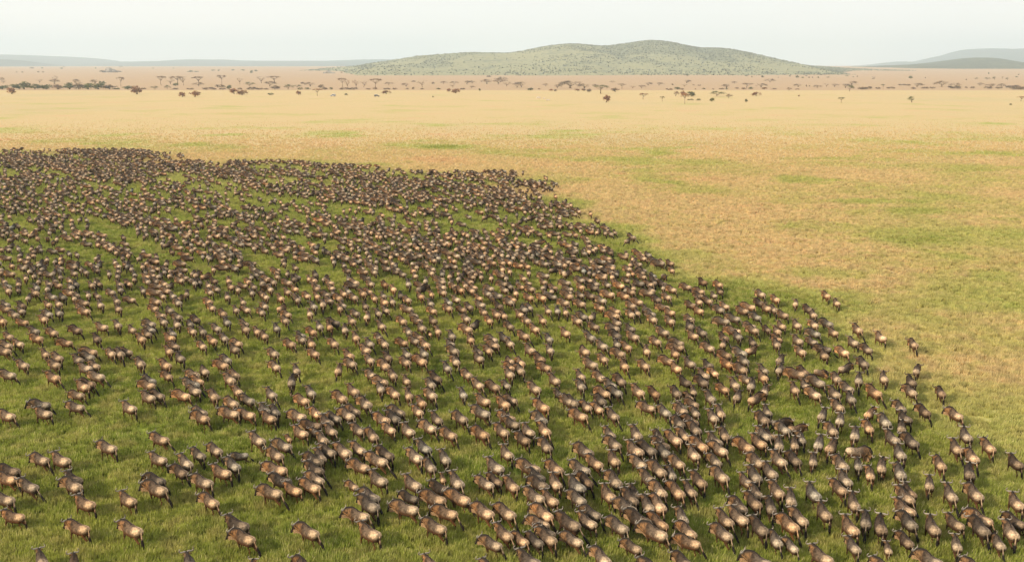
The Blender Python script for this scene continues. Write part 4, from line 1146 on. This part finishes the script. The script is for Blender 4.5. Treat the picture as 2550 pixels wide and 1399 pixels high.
def tree_template(kind, seed):
    """unit tree: crown one across, one tall"""
    random.seed(seed); r = np.random.default_rng(seed)
    tr, clumps = [], []
    if kind == 'u':
        zb = .30
        for k in range(random.choice((1, 2))):
            tr.append(limb((k * .03, 0, -.05), (k * .05 - .02, .02, zb), .035, .026))
        for i in range(9):
            a = i * .698 + random.uniform(-.3, .3); d = random.uniform(.22, .42)
            tr.append(limb((.0, .01, zb - .05), (d * math.cos(a), d * math.sin(a), .60 + .06 * random.random()), .014, .005, 4))
        for i in range(17):
            a = random.random() * 6.283; d = .44 * math.sqrt(random.random())
            clumps.append((d * math.cos(a), d * math.sin(a), .84 - .42 * (d / .44) ** 2 * random.uniform(.6, 1.1), .12, .10))
        nl, ls = 40, .075
    elif kind == 't':
        zb = .62
        tr.append(limb((0, 0, -.04), (.02, 0, zb), .030, .020))
        for i in range(8):
            a = i * .785 + random.uniform(-.3, .3); d = random.uniform(.25, .46)
            tr.append(limb((.02, 0, zb - random.uniform(.02, .2)), (d * math.cos(a), d * math.sin(a), .84 + .06 * random.random()), .014, .005, 4))
        for i in range(15):
            a = random.random() * 6.283; d = .46 * math.sqrt(random.random())
            clumps.append((d * math.cos(a), d * math.sin(a), .93 - .10 * (d / .46) ** 2 - (.14 if random.random() < .2 else 0), .11, .055))
        nl, ls = 36, .075
    elif kind == 's':
        zb = .38
        tr.append(limb((0, 0, -.05), (.03, 0, zb), .028, .020))
        for i in range(11):
            a = random.random() * 6.283; d = random.uniform(.2, .46)
            tr.append(limb((.03, 0, zb - random.uniform(0, .15)), (d * math.cos(a), d * math.sin(a), random.uniform(.6, .92)), .015, .005, 4))
        for i in range(12):
            a = random.random() * 6.283; d = .44 * math.sqrt(random.random())
            clumps.append((d * math.cos(a), d * math.sin(a), random.uniform(.6, .95), .09, .05))
        nl, ls = 18, .06
    elif kind == 'b':
        for k in range(3):
            tr.append(limb((k * .04 - .04, 0, -.05), (random.uniform(-.2, .2), random.uniform(-.2, .2), .5), .035, .014))
        for i in range(18):
            a = random.random() * 6.283; u = random.uniform(-.6, 1); q = math.sqrt(max(0, 1 - u * u))
            rad = random.uniform(.5, 1.0)
            clumps.append((.40 * q * rad * math.cos(a), .40 * q * rad * math.sin(a), .46 + .42 * u * rad, .13, .13))
        nl, ls = 34, .095
    else:
        for k in range(4):
            tr.append(limb((k * .12 - .2, 0, -.08), (k * .18 - .27 + random.uniform(-.05, .05), random.uniform(-.2, .2), .5), .02, .008, 4))
        for i in range(16):
            a = random.random() * 6.283; d = .42 * math.sqrt(random.random())
            clumps.append((d * math.cos(a), d * math.sin(a), random.uniform(.15, .85) * (1 - .5 * (d / .42) ** 2) + .05, .11, .13))
        nl, ls = 34, .095
    tv, tf = merge(tr)
    tme = new_mesh('trunk', tv, tf, M_BARK)
    V, T, Lv = [], [], []
    for (cx, cy, cz, sh, sv) in clumps:
        base = r.random()
        for i in range(nl):
            p = np.array([cx, cy, cz]) + r.normal(0, 1, 3) * np.array([sh, sh, sv]) * .62
            if p[2] < .02: p[2] = .02 + .1 * r.random()
            u = r.normal(0, 1, 3); u /= np.linalg.norm(u)
            w = np.cross(u, r.normal(0, 1, 3)); w /= np.linalg.norm(w)
            if kind in 'uts': u[2] *= .35; w[2] *= .35
            s = ls * (.6 + .8 * r.random())
            n0 = len(V)
            V += [p - u * s * .5, p + w * s * .45, p + u * s * .5, p - w * s * .45]
            T += [(n0, n0 + 1, n0 + 2), (n0, n0 + 2, n0 + 3)]
            Lv += [np.clip(base * .6 + r.random() * .4, 0, 1)] * 4
    cme = tri_mesh('crown', np.array(V), np.array(T), M_LEAF, False)
    add_float(cme, 'leafvar', Lv)
    return tme, cme
TEMPL = {k: [tree_template(k, 100 + 7 * i + ord(k)) for i in range(3)] for k in 'utsbh'}
KINDNAME = {'u': ('acacia_tree', 'umbrella-crowned acacia', 'tree'), 't': ('acacia_tree', 'tall flat-topped acacia', 'tree'), 's': ('acacia_tree', 'thin half-bare acacia', 'tree'),
            'b': ('bush', 'rounded bush', 'bush'), 'h': ('shrub', 'low spreading shrub', 'shrub')}
LEAFCOL = {'b': (.27, .185, .125), 'g': (.15, .145, .055), 'r': (.27, .125, .06)}
WORDCOL = {'b': 'brown', 'g': 'green', 'r': 'reddish brown'}

def tree_zone(px, yb):
    gy = ground_at(px, yb)[1]
    return 'on the golden plain' if gy < 1225 else ('in the line of trees' if gy < 2300 else 'on the far plain')
_cells = {}
for i, (px, yt, yb, w, kind, col) in enumerate(TREES):
    _cells.setdefault((WORDCOL[col], KINDNAME[kind][1], tree_zone(px, yb), sector(px)), []).append((px, i))
TREE_LABEL = {}
for (c_, k_, z_, s_), lst in _cells.items():
    for r_, (px, i) in enumerate(sorted(lst)):
        TREE_LABEL[i] = f'{ORD[r_]}{c_} {k_} ' + ('from left ' if len(lst) > 1 and r_ else 'leftmost ' if len(lst) > 1 else '') + f'{z_}, {s_}'

for ti, (px, yt, yb, w, kind, col) in enumerate(TREES):
    gx, gy = ground_at(px, yb)
    scale = gy / FPX
    W = w * scale * (1.3 if kind == 'b' else 1.06); H = max(1.2, (yb - yt) * scale * 1.02)
    if kind == 'u': H *= .88
    if kind in 'uts': H = max(H, W * .34)
    if kind == 'h': H = max(H, W * .22)
    if kind == 'h' and W > 22: H = max(H, 3.0)
    nm, desc, cat = KINDNAME[kind]
    root = bpy.data.objects.new(nm, None)
    root.empty_display_size = 1
    root.location = (gx, gy, float(terrain(gy)) - .05)
    root.rotation_euler = (0, 0, rng.random() * 6.283)
    link(root)
    tag(root, TREE_LABEL[ti], cat, {'acacia_tree': 'acacias scattered over the plain', 'bush': 'bushes scattered over the plain', 'shrub': 'low shrubs along the tree line'}[nm])
    tme, cme = TEMPL[kind][int(rng.integers(3))]
    v = 1 + rng.normal(0, .15)
    for pn, m in (('trunk', tme), ('crown', cme)):
        o = bpy.data.objects.new(pn, m)
        o.scale = (W, W * rng.uniform(.8, 1.0), H)
        c = LEAFCOL[col]; o.color = (c[0] * v, c[1] * v, c[2] * v, 1)
        link(o, root)

# ------------------------------------------------------------------ rock outcrops on the far plain
def boulder(name, loc, size, seed, mat, parent=None):
    bm = bmesh.new()
    bmesh.ops.create_icosphere(bm, subdivisions=2, radius=1.0)
    for v in bm.verts:
        q = v.co * 1.3 + Vector((seed * 3.1, seed * 1.7, 0))
        v.co *= 1 + .35 * mnoise.noise(q)
        v.co.z = max(v.co.z, -.35)
    for v in bm.verts: v.co = Vector((v.co.x * size[0], v.co.y * size[1], (v.co.z + .3) * size[2]))
    me = bpy.data.meshes.new(name); bm.to_mesh(me); bm.free(); me.materials.append(mat)
    o = bpy.data.objects.new(name, me); o.location = loc
    return link(o, parent)

def outcrop(px, yb, label, spec):
    gx, gy = ground_at(px, yb)
    k = gy / FPX
    root = bpy.data.objects.new('rock_outcrop', None)
    root.location = (gx, gy, float(terrain(gy)) - .3); link(root)
    tag(root, label, 'rocks', 'rock outcrops on the far plain')
    for i, (dx, w, h) in enumerate(spec):
        boulder('boulder', (dx * k, random.uniform(-6, 6), 0), (w * k / 2, w * k / 2 * .8, h * k / 1.2), i + px, M_ROCK, root)
random.seed(5)
outcrop(272, 180.6, 'large grey rock outcrop ringed by bushes on the far left plain', [(0, 20, 11), (9, 14, 8), (-8, 12, 6), (15, 10, 5), (-14, 9, 4)])
outcrop(817, 183.3, 'low grey rock outcrop on the far plain left of the middle hill', [(0, 14, 6), (8, 10, 4), (-9, 8, 3.5), (14, 7, 2.5)])
for px, py, s, lab in ((1341, 245, 2.2, 'pale boulder in the dry grass, leftmost of three below the tree line'), (1355, 246, 1.3, 'small brownish boulder between two pale ones in the dry grass'), (1364, 251, 1.9, 'pale boulder in the dry grass, nearest of three below the tree line')):
    gx, gy = ground_at(px, py)
    o = boulder('boulder', (gx, gy, -.2), (s, s * .7, s * .6), px, M_PALEROCK)
    tag(o, lab, 'boulder', 'boulders in the dry grass')

# ------------------------------------------------------------------ safari vehicles
M_PAINT = plain_material('vehicle_paint', (.5, .5, .5), .35, .06, 1.0, .5, True)
M_GLASS = plain_material('window_glass', (.02, .025, .03), .08, .1, 1.0, .6)
M_TYRE = plain_material('tyre', (.025, .023, .022), .85, .2, 3.0, .2)
M_RIM = plain_material('rim', (.35, .35, .35), .4, .1, 3.0, .5)
M_LAMP = plain_material('lamp_lens', (.7, .68, .6), .15, .05, 1.0, .6)

def prism(profile, y0, y1, mat, name, inset=0.0):
    n = len(profile)
    V = [(x, y0, z) for x, z in profile] + [(x, y1, z) for x, z in profile]
    F = [tuple(range(n - 1, -1, -1)), tuple(range(n, 2 * n))] + [(i, (i + 1) % n, (i + 1) % n + n, i + n) for i in range(n)]
    F = [tuple(reversed(f)) for f in F]
    me = new_mesh(name, V, F, mat, False)
    bm = bmesh.new(); bm.from_mesh(me); bmesh.ops.recalc_face_normals(bm, faces=bm.faces)
    bmesh.ops.bevel(bm, geom=list(bm.edges), offset=.03, segments=1, affect='EDGES')
    bm.to_mesh(me); bm.free()
    return me

def wheel_mesh(rad, wid, mat, name, seg=20):
    bm = bmesh.new()
    bmesh.ops.create_cone(bm, cap_ends=True, segments=seg, radius1=rad, radius2=rad, depth=wid, matrix=Matrix.Rotation(math.pi / 2, 4, 'X'))
    bmesh.ops.bevel(bm, geom=[e for e in bm.edges if len(e.link_faces) == 2 and e.calc_face_angle() > .8], offset=rad * .1, segments=2, affect='EDGES')
    me = bpy.data.meshes.new(name); bm.to_mesh(me); bm.free(); me.materials.append(mat)
    return me
VM = {'body': prism([(-2.3, .55), (2.3, .55), (2.35, 1.0), (1.1, 1.18), (-2.3, 1.18)], -.88, .88, M_PAINT, 'body'),
      'cabin': prism([(-2.2, 1.16), (1.05, 1.16), (.55, 1.86), (-2.15, 1.9)], -.82, .82, M_PAINT, 'cabin'),
      'roof': prism([(-2.25, 1.89), (.65, 1.87), (.62, 2.02), (-2.2, 2.06)], -.86, .86, M_PAINT, 'roof'),
      'window': prism([(-.6, 0), (.6, 0), (.55, .5), (-.6, .5)], -.02, .02, M_GLASS, 'window'),
      'windscreen': prism([(0, 0), (.06, .02), (-.37, .6), (-.43, .58)], -.7, .7, M_GLASS, 'windscreen'),
      'tyre': wheel_mesh(.42, .26, M_TYRE, 'tyre'), 'rim': wheel_mesh(.23, .28, M_RIM, 'rim', 14),
      'headlight': wheel_mesh(.11, .06, M_LAMP, 'headlight', 12), 'bumper': prism([(2.3, .5), (2.45, .5), (2.45, .72), (2.3, .72)], -.85, .85, M_TYRE, 'bumper')}
def vehicle(px, py, rot, paint, roof, label):
    gx, gy = ground_at(px, py)
    root = bpy.data.objects.new('safari_vehicle', None); root.location = (gx, gy, 0); root.rotation_euler = (0, 0, rot); link(root)
    tag(root, label, 'vehicle', 'safari vehicles on the golden plain')
    root.scale = (1.1, 1.1, 1.1)
    def put(nm, loc=(0, 0, 0), rz=0, par=root, col=paint):
        o = bpy.data.objects.new(nm, VM[nm]); o.location = loc; o.rotation_euler = (0, 0, rz); o.color = (*col, 1); return link(o, par)
    put('body'); put('cabin'); put('roof', col=roof); put('windscreen', (1.03, 0, 1.22)); put('bumper')
    for s in (-1, 1):
        put('window', (-.15, s * .825, 1.28)); put('window', (-1.5, s * .825, 1.28))
        o = put('headlight', (2.35, s * .62, .9), math.pi / 2)
        for x in (-1.45, 1.45):
            w = bpy.data.objects.new('wheel', None); w.location = (x, s * .78, .42); link(w, root)
            put('tyre', par=w); put('rim', par=w)
vehicle(829, 240.5, math.radians(158), (.33, .33, .36), (.50, .50, .53), 'grey safari vehicle on the golden plain, left of the white-roofed one')
vehicle(938.5, 241.5, math.radians(5), (.10, .085, .07), (.80, .82, .84), 'white-roofed dark safari vehicle on the golden plain, right of the grey one')
